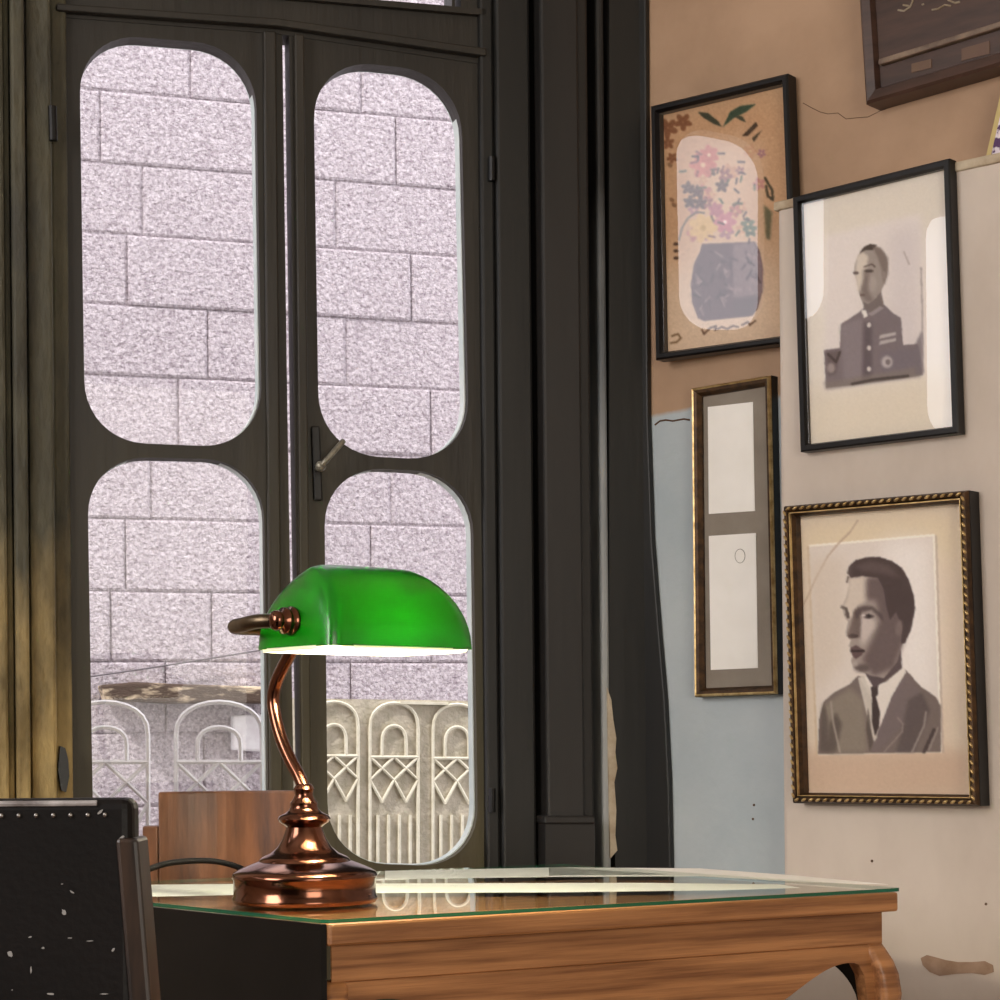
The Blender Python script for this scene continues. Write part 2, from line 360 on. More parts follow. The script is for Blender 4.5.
slab(bm, W1, [(535, 815), (585, 815), (585, 823), (535, 823)], .0, .05); bevel(bm, .003)
b2 = bmesh.new(); slab(b2, W1, [(537, 823), (586, 823), (586, 1300), (537, 1300)], 0, .044); me = bpy.data.meshes.new('t'); b2.to_mesh(me); b2.free(); bm.from_mesh(me)
struct(link('trim_5', bm, M_pilaster))
strips('trim_6', M_jambR, [(590, 600, -.06, -.03)])
M_pale2 = zmix('pale paint with shaded top', ((28, 27, 25), (40, 38, 36)), ((128, 134, 140), (170, 172, 170)), 1.62, soft=.22, ns=5, nstr=.3, rough=.6, bump=.4, bs=30, stretch=(1, 1, .3))  # the dark upper tone is shade put into the strip's colour
strips('trim_7', M_pale2, [(600, 608, -.06, .012)])
bm = bmesh.new(); slab(bm, W1, [(604, 688), (608, 700), (610, 720), (613, 738), (612, 752), (614, 768), (611, 782), (613, 810), (612, 835), (614, 850), (607, 858), (605, 760)], .012, .016); struct(link('trim_11', bm, M_ledge))
# added black board for the soft shade in the corner: edge runs from 650 at the top to 674 low down
bm = bmesh.new()
prism(bm, W1, pxpoly(W1, [(609, -460), (647, -460), (648, 420), (655, 560), (670, 790), (675, 1290), (617, 1290), (615, 860), (612, 780), (614, 735), (609, 690), (609, 400)], .012), -.05, .014)
b2 = bmesh.new(); prism(b2, W2, pxpoly(W2, [(640, -460), (648, -460), (651, 300), (652, 420), (656, 540), (663, 630), (669, 700), (673, 780), (675, 870), (676, 1290), (640, 1290)]), .0, .012); bevel(b2, .004)
me = bpy.data.meshes.new('t'); b2.to_mesh(me); b2.free(); bm.from_mesh(me)
struct(link('corner_shade_board', bm, M_jambR))

# head and transom
def tri_holes():
    return [pxpoly(W1, [(90, -180), (280, -165), (280, -16), (90, -36)]), pxpoly(W1, [(300, -150), (454, -150), (454, 4.5), (300, -11)]), pxpoly(W1, [(457, -150), (463, -150), (463, 5.5), (457, 5)])]
bm = bmesh.new()
hd = pxpoly(W1, [(56, 14), (278, 31), (486, 62), (486, -320), (56, -320)])
hd[3] = (hd[3][0], 2.95); hd[4] = (hd[4][0], 2.95)
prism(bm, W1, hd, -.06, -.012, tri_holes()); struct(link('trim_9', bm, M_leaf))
bm = bmesh.new(); slab(bm, W1, [(56, 4), (278, 19), (486, 49), (486, 57), (278, 27), (56, 11)], -.012, .006); bevel(bm, .003)
b2 = bmesh.new(); slab(b2, W1, [(56, -28), (486, 9), (486, 15), (56, -22)], -.012, .0); me = bpy.data.meshes.new('t'); b2.to_mesh(me); b2.free(); bm.from_mesh(me)
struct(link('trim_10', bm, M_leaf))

panes = {
 'UL': [(80, 29), (257, 44), (264, 447), (86, 440)],
 'LL': [(88, 455), (265, 459), (271, 884), (95, 880)],
 'UR': [(315, 55), (463, 71), (472, 460), (321, 453)],
 'LR': [(326, 465), (475, 472), (481, 868), (330, 863)]}
def leaf(name, outer, keys, num):
    bm = bmesh.new(); holes = [pxpoly(W1, rquad(panes[k], 62 if 'U' in k else 60)) for k in keys]
    prism(bm, W1, pxpoly(W1, outer), -.052, -.014, holes)
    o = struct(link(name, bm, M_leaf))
    for k in keys:
        # sash bead lining the outside half of the opening
        q = panes[k]; outl = pxpoly(W1, rquad(q, 62)); cx = sum(u for u, z in outl) / len(outl); cz = sum(z for u, z in outl) / len(outl)
        inn = [(cx + (u - cx) * .985, cz + (z - cz) * .9985) for u, z in outl]
        outl2 = [(cx + (u - cx) * 1.004, cz + (z - cz) * 1.002) for u, z in outl]
        bm = bmesh.new(); n_ = len(outl); hz = max(z for u, z in outl)
        # the bead thins out towards the head of each light
        wt = [min(1, max(0, (hz - z - .010) / .17)) ** 1.6 if z > cz else 1 for u, z in outl]
        inn2 = [(o2[0] + (i2[0] - o2[0]) * (.05 + .95 * w_), o2[1] + (i2[1] - o2[1]) * (.05 + .95 * w_)) for o2, i2, w_ in zip(outl2, inn, wt)]
        for i in range(n_):
            j = (i + 1) % n_; du, dz = outl[j][0] - outl[i][0], outl[j][1] - outl[i][1]
            a_, b_, A0, B0 = inn2[i], inn2[j], outl2[i], outl2[j]
            v = [bm.verts.new(W1.w(*p, d)) for p in (a_, b_, B0, A0) for d in (-.030, -.056)]
            for f in ((0, 2, 3, 1), (0, 2, 4, 6), (1, 3, 5, 7), (4, 5, 7, 6)): bm.faces.new([v[k_] for k_ in f])
        bmesh.ops.remove_doubles(bm, verts=bm.verts, dist=1e-5); link('daylit_sash_bead', bm, M_edge, o)
        bm = bmesh.new(); vs = [bm.verts.new(W1.w(u, z, -.040)) for u, z in outl]; bm.faces.new(vs); link('window_pane', bm, G_win, o)
    return o
lf1 = leaf('window_1', [(56, 12), (284, 30), (289, 400), (296, 820), (301, 1290), (75, 1290)], ['UL', 'LL'], 1)
lf2 = leaf('window_2', [(291, 32), (486, 62), (487, 1290), (308, 1290), (303, 830), (296, 400)], ['UR', 'LR'], 2)
# raised edge mouldings on the meeting stiles
bm = bmesh.new(); slab(bm, W1, [(264, 29), (277, 30), (288, 1290), (275, 1290)], -.014, -.004); bevel(bm, .003); link('stile_moulding', bm, M_leaf, lf1)
bm = bmesh.new(); slab(bm, W1, [(294, 34), (304, 35), (316, 1290), (306, 1290)], -.014, .004); bevel(bm, .003); link('stile_moulding', bm, M_leaf, lf2)
for y in (128,):
    bm = bmesh.new(); tube(bm, [W1.w(*W1.uv(51, y - 17), .024), W1.w(*W1.uv(52, y + 17), .024)], .0065, 10); link('hinge', bm, M_black, lf1)
for y in (170, 800):
    bm = bmesh.new(); tube(bm, [W1.w(*W1.uv(491, y - 12), .006), W1.w(*W1.uv(491, y + 12), .006)], .006, 10); link('hinge', bm, M_black, lf2)
bm = bmesh.new(); slab(bm, W1, [(312, 425), (321, 425), (324, 500), (315, 500)], -.014, -.006); bevel(bm, .003)
lp = link('lock_plate', bm, M_jambR, lf2)
bm = bmesh.new(); tube(bm, smoothpath([W1.w(*W1.uv(318, 468), -.006), W1.w(*W1.uv(318, 468), .022), W1.w(*W1.uv(322, 463), .030), W1.w(*W1.uv(330, 454), .030), W1.w(*W1.uv(340, 443), .026)], 5), .0046, 10)
sphere(bm, W1.w(*W1.uv(318, 468), .02), .009, seg=12)
link('lever_handle', bm, M_steel, lf2, smooth=True)

# ------------------------------------------------------------------ outside: stone wall
def stone_mat():
    m = bpy.data.materials.new('rough lilac stone'); m.use_nodes = True; nt = m.node_tree; N, L = nt.nodes, nt.links
    b = N['Principled BSDF']; b.inputs['Roughness'].default_value = .9; b.inputs['Specular IOR Level'].default_value = .1
    tc = N.new('ShaderNodeTexCoord'); n = N.new('ShaderNodeTexNoise'); n.inputs['Scale'].default_value = 95; n.inputs['Detail'].default_value = 6; n.inputs['Roughness'].default_value = .7; L.new(tc.outputs['Object'], n.inputs['Vector'])
    r = N.new('ShaderNodeValToRGB'); r.color_ramp.elements[0].position = .33; r.color_ramp.elements[1].position = .6
    r.color_ramp.elements[0].color = (*lin((170, 154, 164)), 1); r.color_ramp.elements[1].color = (*lin((240, 229, 235)), 1)
    L.new(n.outputs[0], r.inputs[0]); L.new(r.outputs[0], b.inputs['Base Color'])
    n2 = N.new('ShaderNodeTexNoise'); n2.inputs['Scale'].default_value = 80; n2.inputs['Detail'].default_value = 8; n2.inputs['Roughness'].default_value = .6; L.new(tc.outputs['Object'], n2.inputs['Vector'])
    bp = N.new('ShaderNodeBump'); bp.inputs['Strength'].default_value = 1; bp.inputs['Distance'].default_value = .03
    L.new(n2.outputs[0], bp.inputs['Height']); L.new(bp.outputs[0], b.inputs['Normal']); return m
M_stone = stone_mat()
OFF = 2.2
W3 = Plane(W1.o - W1.n * OFF, W1.e, W1.n)
bm = bmesh.new()
zs = [W3.uv(165, y)[1] for y in (-120, -46, 24, 97, 168, 238, 308, 378, 447, 520, 592, 662, 733, 806, 880)]   # course lines at the left window
joints = {3: [190, 360], 4: [100, 395], 5: [142, 335, 480], 6: [127, 410], 7: [207, 345], 8: [178, 430], 9: [150, 390], 10: [125, 370], 11: [110, 211, 430], 12: [165, 350]}
mort = .0018
uA, uB = W3.uv(-1800, 500)[0], W3.uv(760, 500)[0]
bmB = bmesh.new()
for i in range(len(zs) - 1):
    z1, z0 = zs[i], zs[i + 1]; ym = 0
    cuts = [W3.uv(x, 97 + 70 * (i - 2.5))[0] for x in joints.get(i + 1, [])]
    if cuts:
        lo, hi = min(cuts), max(cuts)
    else: lo = hi = W3.uv(random.uniform(100, 250), 300)[0]; cuts = [lo]
    x = lo
    while x > uA: x -= random.uniform(.36, .6); cuts.append(x)
    x = hi
    while x < uB: x += random.uniform(.36, .6); cuts.append(x)
    cuts = sorted(cuts)
    for a, b in zip(cuts, cuts[1:]):
        d = random.uniform(.0, .006); g = mort
        q = [(a + g, z0 + g), (b - g, z0 + g), (b - g, z1 - g), (a + g, z1 - g)]
        e = .006; inn = [(a + g + e, z0 + g + e), (b - g - e, z0 + g + e), (b - g - e, z1 - g - e), (a + g + e, z1 - g - e)]
        v0 = [bmB.verts.new(W3.w(u, z, -.01)) for u, z in q]; v1 = [bmB.verts.new(W3.w(u, z, .004 + d)) for u, z in q]; v2 = [bmB.verts.new(W3.w(u, z, .008 + d)) for u, z in inn]
        for r0, r1 in ((v0, v1), (v1, v2)):
            for k in range(4): bmB.faces.new((r0[k], r0[(k + 1) % 4], r1[(k + 1) % 4], r1[k]))
        bmB.faces.new(v2)
prism(bmB, W3, [(uA, -1), (uB, -1), (uB, zs[0]), (uA, zs[0])], -.2, .004)
struct(link('wall_outside', bmB, M_stone))
bm = bmesh.new(); prism(bm, Plane(W1.o - W1.n * .3 , W1.e, W1.n), [(-3, -.1), (1.5, -.1), (1.5, .0), (-3, .0)], -1.9, .2)
struct(link('floor_balcony', bm, mat('grey balcony floor', (150, 145, 145), (170, 165, 165), rough=.9)))

bm = bmesh.new(); tube(bm, [W3.w(*W3.uv(60, 681, .03), .03), W3.w(*W3.uv(150, 668, .03), .03), W3.w(*W3.uv(262, 650, .03), .03), W3.w(*W3.uv(330, 640, .03), .03)], .0026, 6)
tag(link('wall_cable', bm, M_cable), 'thin grey cable slanting across the outside stone wall in the lower left pane', 'cable')
bm = bmesh.new()
tp = [(96, 686), (130, 683), (170, 685), (200, 686), (235, 687), (262, 688), (275, 692), (262, 704), (215, 704), (160, 704), (130, 702), (102, 703)]
slab(bm, W3, tp, .02, .11); bevel(bm, .006)
tag(link('timber_ledge', bm, M_timber), 'weathered brown and cream timber ledge on the stone wall outside lower left pane', 'ledge')
bm = bmesh.new(); slab(bm, W3, [(229, 716), (262, 714), (262, 752), (229, 750)], .02, .06); bevel(bm, .006)  # white block set against the outside wall
tag(link('white_block', bm, M_iron), 'bright white square block behind the white iron railing outside', 'block')

def grille(pl, d, cx, half, yt, ysp, yb1, ylow, r, m, parent, cy_slope=.0):
    """one arch bay, pixel extents measured on the railing's own plane, built as real bars"""
    U = lambda x, y: pl.w(*pl.uv(x, y, d), d)
    bm = bmesh.new(); h = half
    def arch(hw, top, spring, legb):
        pts = [(cx - hw, legb)] + [(cx - hw, spring)]
        for k in range(1, 12):
            t = math.pi * k / 12; pts.append((cx - hw * math.cos(t), spring - (spring - top) * math.sin(t) ** .8))
        pts += [(cx + hw, spring), (cx + hw, legb)]
        tube(bm, [U(x, y) for x, y in pts], r, 6)
    arch(h, yt, ysp, ylow); link('outer_arch', bm, m, parent)
    bm = bmesh.new(); k = (yb1 - yt); arch(h * .5, yt + k * .42, yt + k * .72, yb1); link('inner_arch', bm, m, parent)
    bm = bmesh.new(); tube(bm, [U(cx - h, yb1), U(cx + h, yb1)], r * 1.1, 6); dd = h * .95
    for s in (-1, 1):
        c = cx + s * h / 2
        for t in (-1, 1):
            tube(bm, [U(c - t * h / 2, yb1), U(c + t * h / 2, yb1 + dd), U(c - t * h * .02, yb1 + dd * 2)], r, 6)
    link('lattice', bm, m, parent)
    return bm
R1 = Plane(W1.o - W1.n * .75, W1.e, W1.n)
t = thing('iron_railing', 'white painted wrought iron railing with arches and crosses outside the lower left pane', 'railing', R1.w(*R1.uv(160, 900)))
for cx in (10, 105, 219):
    hw = 43
    grille(R1, 0, cx, hw, 702, 735, 762, 1040, .0048, M_iron, t)
bm = bmesh.new(); tube(bm, [R1.w(*R1.uv(-60, 1040)), R1.w(*R1.uv(275, 1040))], .006, 8); link('bottom_rail', bm, M_iron, t)
R2 = Plane(W1.o - W1.n * 1.5, W1.e, W1.n)
t = thing('stone_parapet', 'cream carved stone parapet with arches and fluting outside the lower right pane', 'parapet', R2.w(*R2.uv(400, 1000)))
bm = bmesh.new(); slab(bm, R2, [(285, 698), (560, 702), (560, 1100), (285, 1100)], -.06, -.012); link('parapet_slab', bm, M_carvb, t)
for cx in (334, 394, 457, 519):
    sl = (cx - 394) * .02
    grille(R2, -.006, cx, 24, 703 + sl, 728 + sl, 757 + sl, 960, .0042, M_carv, t)
    bm = bmesh.new()
    for k in (-3, -1, 1, 3):
        U = lambda x, y: R2.w(*R2.uv(x, y, -.008), -.008)
        tube(bm, [U(cx + k * 5.4, 815), U(cx + k * 5.4, 960)], .0045, 6)
    link('fluting', bm, M_carv, t)
bm = bmesh.new(); slab(bm, R2, [(400, 701), (448, 702), (448, 705), (400, 704)], -.012, .004); link('string_course', bm, M_carv, t)

# ------------------------------------------------------------------ pictures: painter
class Canvas:
    def __init__(s, x0, y0, x1, y1, col, sc=2):
        s.x0, s.y0, s.sc = x0, y0, sc; s.w, s.h = int((x1 - x0) * sc), int((y1 - y0) * sc)
        s.X, s.Y = np.meshgrid(x0 + (np.arange(s.w) + .5) / sc, y0 + (np.arange(s.h) + .5) / sc)
        s.a = np.empty((s.h, s.w, 3)); s.a[:] = col
    def blur(s, m, r):
        k = max(1, int(r * s.sc))
        for _ in range(2):
            for ax in (0, 1):
                p = np.pad(m, [(k, k) if i == ax else (0, 0) for i in range(2)], mode='edge'); c = np.cumsum(p, axis=ax)
                c = np.insert(c, 0, 0, axis=ax); n = 2 * k + 1
                m = (np.take(c, range(n, c.shape[ax]), axis=ax) - np.take(c, range(0, c.shape[ax] - n), axis=ax)) / n
        return m
    def mix(s, m, col, op=1): m = (m * op)[..., None]; s.a = s.a * (1 - m) + np.array(col, float) * m
    def poly(s, pts, col, soft=.6, op=1):
        m = np.zeros((s.h, s.w), bool); n = len(pts)
        for i in range(n):
            xa, ya = pts[i]; xb, yb = pts[(i + 1) % n]
            if ya == yb: continue
            c = ((ya > s.Y) != (yb > s.Y)) & (s.X < (xb - xa) * (s.Y - ya) / (yb - ya) + xa); m ^= c
        s.mix(s.blur(m.astype(float), soft), col, op)
    def ell(s, cx, cy, rx, ry, col, soft=.6, op=1, rot=0):
        c, q = math.cos(rot), math.sin(rot); dx, dy = s.X - cx, s.Y - cy
        m = (((dx * c + dy * q) / rx) ** 2 + ((-dx * q + dy * c) / ry) ** 2 < 1).astype(float); s.mix(s.blur(m, soft), col, op)
    def line(s, pts, col, wd=1, soft=.4, op=1):
        m = np.zeros((s.h, s.w))
        for (xa, ya), (xb, yb) in zip(pts, pts[1:]):
            L = max(1e-6, (xb - xa) ** 2 + (yb - ya) ** 2); t = np.clip(((s.X - xa) * (xb - xa) + (s.Y - ya) * (yb - ya)) / L, 0, 1)
            m = np.maximum(m, (np.hypot(s.X - xa - t * (xb - xa), s.Y - ya - t * (yb - ya)) < wd / 2 + .2).astype(float))
        s.mix(s.blur(m, soft), col, op)
    def grain(s, amp, r=.6):
        n = s.blur(np.random.randn(s.h, s.w), r); n /= n.std(); s.a = s.a + n[..., None] * amp
    def sample(s, x, y):
        i = min(s.h - 1, max(0, int((y - s.y0) * s.sc))); j = min(s.w - 1, max(0, int((x - s.x0) * s.sc))); return s.a[i, j]
M_print = vcmat('painted print')
def painted(name, pl, d, quad_uv, cv, parent, nx, ny, thick=.001):
    """a sheet of paper carrying the canvas; quad_uv TL TR BR BL in plane coordinates"""
    TL, TR, BR, BL = [Vector(q) for q in quad_uv]; vs = []; cols = []
    for j in range(ny + 1):
        v = j / ny
        for i in range(nx + 1):
            u = i / nx; q = (TL * (1 - u) + TR * u) * (1 - v) + (BL * (1 - u) + BR * u) * v
            p = pl.w(q.x, q.y, d); vs.append(p); c = np.clip(cv.sample(*proj(p)), 0, 255); cols.append((*lin(c), 1))
    fs = [(j * (nx + 1) + i, j * (nx + 1) + i + 1, (j + 1) * (nx + 1) + i + 1, (j + 1) * (nx + 1) + i) for j in range(ny) for i in range(nx)]
    me = bpy.data.meshes.new(name); inv = parent_world(parent).inverted()
    me.from_pydata([inv @ p for p in vs], [], fs); me.materials.append(M_print)
    ca = me.color_attributes.new('Col', 'FLOAT_COLOR', 'POINT'); ca.data.foreach_set('color', np.array(cols, dtype=np.float32).ravel())
    o = bpy.data.objects.new(name, me); COL.objects.link(o); o.parent = parent; return o
def inset(q, ds):
    """move each side (top,right,bottom,left) of the quad TL TR BR BL inwards"""
    if not isinstance(ds, (list, tuple)): ds = [ds] * 4
    P = [Vector(p) for p in q]; L = []
    for i in range(4):
        a, b = P[i], P[(i + 1) % 4]; e = (b - a).normalized(); n = Vector((e.y, -e.x)); L.append((a + n * ds[i], e))
    out = []
    for i in range(4):
        (p, e), (q2, f) = L[i - 1], L[i]; den = e.x * f.y - e.y * f.x; t = ((q2.x - p.x) * f.y - (q2.y - p.y) * f.x) / den; r = p + e * t; out.append((r.x, r.y))
    return out
def frame_mesh(name, pl, q, prof, m, parent):
    bm = bmesh.new(); rings = [[bm.verts.new(pl.w(u, z, d)) for u, z in inset(q, i)] for i, d in prof]
    for a, b in zip(rings, rings[1:]):
        for k in range(4): bm.faces.new((a[k], a[(k + 1) % 4], b[(k + 1) % 4], b[k]))
    a, b = rings[-1], rings[0]
    for k in range(4): bm.faces.new((a[k], a[(k + 1) % 4], b[(k + 1) % 4], b[k]))
    return link(name, bm, m, parent)
def sheet(name, pl, q, d0, d1, m, parent, holes=()):
    if name == 'picture_glass':
        bm = bmesh.new(); bm.faces.new([bm.verts.new(pl.w(u, z, d1)) for u, z in q]); return link(name, bm, m, parent)
    bm = bmesh.new(); prism(bm, pl, list(q), d0, d1, holes); return link(name, bm, m, parent)

# ---- flower picture
D = .028
q = pxpoly(W2f, [(650, 106), (787, 73), (797, 341), (655, 360)], D)
t = thing('flower_picture', 'black framed flower vase print highest on the wall beside the window corner', 'picture', W2f.w(q[3][0], q[3][1]))
frame_mesh('frame', W2f, q, [(0, .001), (0, D - .003), (.003, D), (.009, D), (.013, D - .008), (.013, .006)], M_blackf, t)
cv = Canvas(645, 60, 800, 370, (206, 168, 132))
cv.poly([(655, 120), (790, 90), (790, 250), (655, 270)], (196, 150, 112), 25, .9)
cv.poly([(690, 150), (760, 135), (760, 340), (690, 345)], (224, 194, 168), 14, .8); cv.poly([(655, 270), (790, 255), (790, 370), (650, 370)], (228, 202, 178), 22, .8)
def petal(cx, cy, r, n, col, col2=None, a0=0, w_=.35):
    for k in range(n):
        a = a0 + 2 * math.pi * k / n; cv.ell(cx + r * .6 * math.cos(a), cy + r * .6 * math.sin(a), r * .55, r * w_, col, .5, .9, a)
    if col2: cv.ell(cx, cy, r * .22, r * .22, col2, .4)
leafc = (38, 46, 30)
cv.poly([(698, 112), (708, 113), (718, 121), (722, 127), (714, 124), (704, 118)], leafc); cv.poly([(723, 127), (730, 112), (740, 106), (756, 104), (746, 112), (734, 118)], (30, 62, 44))
cv.poly([(734, 116), (742, 116), (746, 122), (740, 120)], leafc); cv.poly([(742, 136), (756, 122), (758, 126), (748, 136)], (60, 40, 24)); cv.poly([(752, 138), (762, 130), (758, 136), (754, 142)], (60, 48, 30))
for x, y, r in ((668, 128, 9), (683, 122, 8), (668, 143, 6), (672, 158, 5)): petal(x, y, r, 5, (122, 70, 40), None, random.random() * 3)
for x, y in ((672, 200), (674, 205), (670, 165)): cv.ell(x, y, 3, 2, (120, 80, 50), .5, .8, .6)
for k in range(26):
    x, y = random.uniform(690, 762), random.uniform(150, 240); petal(x, y, random.uniform(4, 8), 5, random.choice([(190, 126, 122), (150, 96, 100), (206, 160, 130), (98, 84, 70), (170, 120, 134), (90, 106, 84)]), (220, 190, 150), random.random() * 3)
petal(703, 165, 12, 6, (206, 126, 118), (226, 190, 160)); petal(709, 155, 9, 6, (200, 116, 108), (230, 196, 170), .4)
for x, y in ((688, 188), (697, 192), (690, 202), (722, 186), (700, 203)): petal(x, y, 6, 5, (86, 62, 60), None, 1)
petal(703, 228, 13, 7, (222, 186, 122), (200, 160, 80)); petal(725, 222, 10, 6, (196, 122, 140), (250, 220, 220)); petal(716, 210, 7, 6, (180, 110, 130), None, .3)
cv.line([(679, 240), (682, 228), (688, 218), (697, 212), (704, 213)], (110, 96, 84), 1.2)
for y in (244, 251, 258): cv.ell(676, y, 2.6, 1.5, (60, 36, 24))
cv.line([(765, 178), (772, 190), (773, 200), (768, 196), (766, 186)], (50, 44, 30), 2); cv.poly([(764, 205), (772, 212), (770, 240), (766, 238)], (96, 92, 66), 1)
vase = [(702, 244), (700, 252), (694, 264), (691, 284), (692, 302), (698, 318), (704, 321), (752, 316), (758, 308), (762, 292), (763, 270), (760, 252), (755, 242)]
cv.poly(vase, (92, 66, 76), .8); cv.poly([(733, 244), (755, 242), (762, 262), (763, 290), (760, 298), (733, 300)], (136, 112, 118), 1, .8)
for k in range(60):
    x, y = random.uniform(696, 756), random.uniform(250, 312); cv.line([(x, y), (x + random.uniform(-8, 6), y + random.uniform(-6, 10))], random.choice([(60, 40, 50), (150, 122, 128), (50, 32, 40)]), 1.4, .4, .8)
for k in range(30):
    x, y = random.uniform(684, 758), random.uniform(150, 240); a = random.random() * 6.3; cv.line([(x, y), (x + 6 * math.cos(a), y + 5 * math.sin(a))], random.choice([(70, 50, 52), (60, 76, 56), (120, 70, 76)]), 1.5, .5, .8)
cv.poly([(733, 298), (757, 295), (752, 315), (734, 316)], (84, 64, 72), 1, .8)
cv.line([(702, 330), (704, 334), (710, 328), (716, 326), (715, 330), (722, 327), (727, 329), (733, 326), (738, 327)], (92, 60, 44), 1.2); cv.line([(742, 325), (748, 322), (750, 325), (755, 321)], (92, 60, 44), 1.2)
cv.line([(672, 336), (678, 334), (681, 338), (677, 342), (671, 343)], (110, 80, 50), 1.2)
cv.grain(3)
painted('print', W2f, .008, inset(q, .0125), cv, t, 150, 280)
sheet('picture_glass', W2f, inset(q, .0125), .0195, .0205, G_pic, t)

# ---- narrow double frame
D = .026
q = pxpoly(W2, [(690, 388), (768, 375), (775, 694), (693, 697)], D)
t = thing('document_picture', 'narrow brown gilt frame holding two white sheets one above the other', 'picture', W2.w(q[3][0], q[3][1]))
frame_mesh('frame', W2, q, [(0, .001), (0, D - .005), (.002, D - .002), (.0045, D - .003)], M_gold, t)
frame_mesh('inner_moulding', W2, inset(q, .0042), [(0, .004), (0, D - .004), (.005, D - .005), (.010, D - .013), (.010, .006)], M_goldd, t)
frame_mesh('side_board', W2, inset(q, -.0006), [(0, .0), (0, D - .009), (.003, D - .009), (.003, 0)], M_black, t)
sheet('mat_board', W2, inset(q, .0145), .006, .009, M_grey, t)
for quad, nm in (([(708, 407), (753, 402), (755, 511), (709, 514)], 0), ([(709, 536), (756, 533), (758, 668), (711, 670)], 1)):
    qq = pxpoly(W2, quad, .0095); sheet('white_sheet', W2, qq, .0092, .0102, M_sheet, t)
    if nm:
        bm = bmesh.new(); tube(bm, [W2.w(*W2.uv(740 + 5 * math.cos(a), 556 + 7 * math.sin(a), .0105), .0105) for a in [k * math.pi / 8 for k in range(17)]], .0005, 4); link('seal_mark', bm, M_grey, t)
sheet('picture_glass', W2, inset(q, .0140), .0115, .0125, glassmat('document glass', (1, 1, 1), .5), t)

# ---- uniform portrait
D = .022
q = pxpoly(W2p, [(792, 197), (949, 158), (958, 433), (800, 452)], D)
t = thing('uniform_portrait', 'black framed portrait of a person in buttoned uniform above the gilt frame', 'picture', W2p.w(q[3][0], q[3][1]))
frame_mesh('frame', W2p, q, [(0, .001), (0, D - .002), (.002, D), (.009, D), (.0115, D - .006), (.0115, .006)], M_blackf, t)
cv = Canvas(785, 150, 970, 460, (222, 215, 208))
cv.poly([(800, 390), (960, 370), (960, 460), (800, 460)], (214, 204, 190), 14); cv.poly([(805, 190), (950, 155), (950, 230), (805, 245)], (212, 204, 194), 12, .8)
cv.poly([(826, 236), (920, 214), (924, 376), (824, 391)], (218, 210, 208), 3)
cv.poly([(890, 230), (920, 224), (922, 350), (890, 360)], (204, 196, 198), 8, .8)
dk, md, lt = (98, 88, 94), (142, 132, 136), (186, 178, 176)
body = [(824, 350), (840, 348), (841, 324), (858, 313), (866, 306), (878, 302), (886, 306), (893, 313), (901, 318), (903, 345), (918, 344), (923, 375), (900, 379), (862, 384), (826, 388)]
cv.poly(body, (116, 106, 112), .7); cv.poly([(841, 326), (862, 318), (864, 380), (844, 384)], (134, 124, 130), 2, .8); cv.poly([(864, 322), (872, 322), (872, 380), (862, 382)], (86, 76, 84), 1.5, .8)
cv.poly([(880, 352), (920, 348), (921, 372), (882, 378)], (112, 104, 114), 2, .8)
cv.poly([(826, 352), (840, 350), (836, 374), (828, 376)], (96, 84, 88), 1.2, .9); cv.ell(831, 368, 4, 5, (150, 138, 138), 1)
cv.line([(828, 354), (836, 362), (840, 352)], (60, 50, 52), 2)
cv.poly([(824, 382), (850, 378), (875, 374), (921, 366), (921, 377), (880, 382), (826, 390)], (126, 116, 112), 1.5, .7); cv.line([(852, 384), (872, 380), (888, 378), (908, 376)], (66, 58, 58), 2.4, .8)
# neck, head
cv.poly([(862, 298), (864, 308), (872, 313), (884, 306), (881, 292), (879, 282)], (112, 102, 102), .8)
head = [(858, 256), (861, 250), (866, 246), (873, 245), (880, 248), (885, 254), (888, 263), (887, 272), (885, 282), (881, 292), (874, 300), (868, 304), (862, 301), (859, 294), (858, 286), (856, 278), (854, 272), (855, 264)]
cv.poly(head, (150, 140, 136), .6); cv.poly([(857, 256), (863, 252), (868, 256), (867, 272), (861, 290), (858, 292), (855, 273)], (208, 198, 188), 1.2, .9)
cv.poly([(860, 253), (864, 247), (870, 244), (877, 245), (873, 250), (866, 250)], (58, 48, 46), .8); cv.poly([(872, 246), (881, 248), (888, 258), (888, 274), (884, 286), (882, 270), (878, 258)], (112, 100, 96), 1.2, .85)
cv.poly([(863, 270), (867, 268), (869, 274), (868, 288), (870, 294), (874, 301), (867, 302), (863, 297), (861, 289), (863, 280)], (112, 100, 98), 1.6, .8)
cv.ell(869, 271, 4.5, 1.6, (66, 56, 54), .7); cv.ell(856, 273, 2.8, 1.6, (92, 80, 78), .6); cv.line([(864, 267), (872, 264), (875, 267)], (74, 62, 60), 1.1, .4, .8); cv.ell(862.5, 295, 2.6, 1.1, (96, 80, 78), .6)
cv.ell(873, 284, 3.5, 8, (168, 158, 154), 1.6, .7); cv.ell(884, 275, 2, 4, (138, 126, 122), .7)
cv.poly([(861, 310), (866, 310), (868, 316), (864, 318)], (226, 220, 216), .5); cv.poly([(868, 314), (880, 306), (884, 308), (872, 316)], (148, 138, 142), .6)
for y in (325, 348, 369): cv.ell(869, y, 2.2, 2.4, (202, 194, 192), .5)
for y in (336, 342): cv.poly([(880, y - 1), (896, y - 4), (896, y - 1), (879, y + 3)], (176, 168, 168), .6)
cv.ell(887, 362, 5.5, 6, (178, 170, 172), 1); cv.ell(888, 362, 2.5, 3, (120, 110, 114), .6)
cv.line([(904, 252), (909, 264)], (160, 148, 146), 1.2, .6, .7); cv.line([(921, 268), (922, 300), (923, 372)], (150, 140, 142), 1.2, .6, .8); cv.poly([(915, 345), (922, 330), (923, 374), (915, 374)], (112, 104, 112), 1.2, .8)
cv.grain(1.0); cv.a = cv.a * 1.13
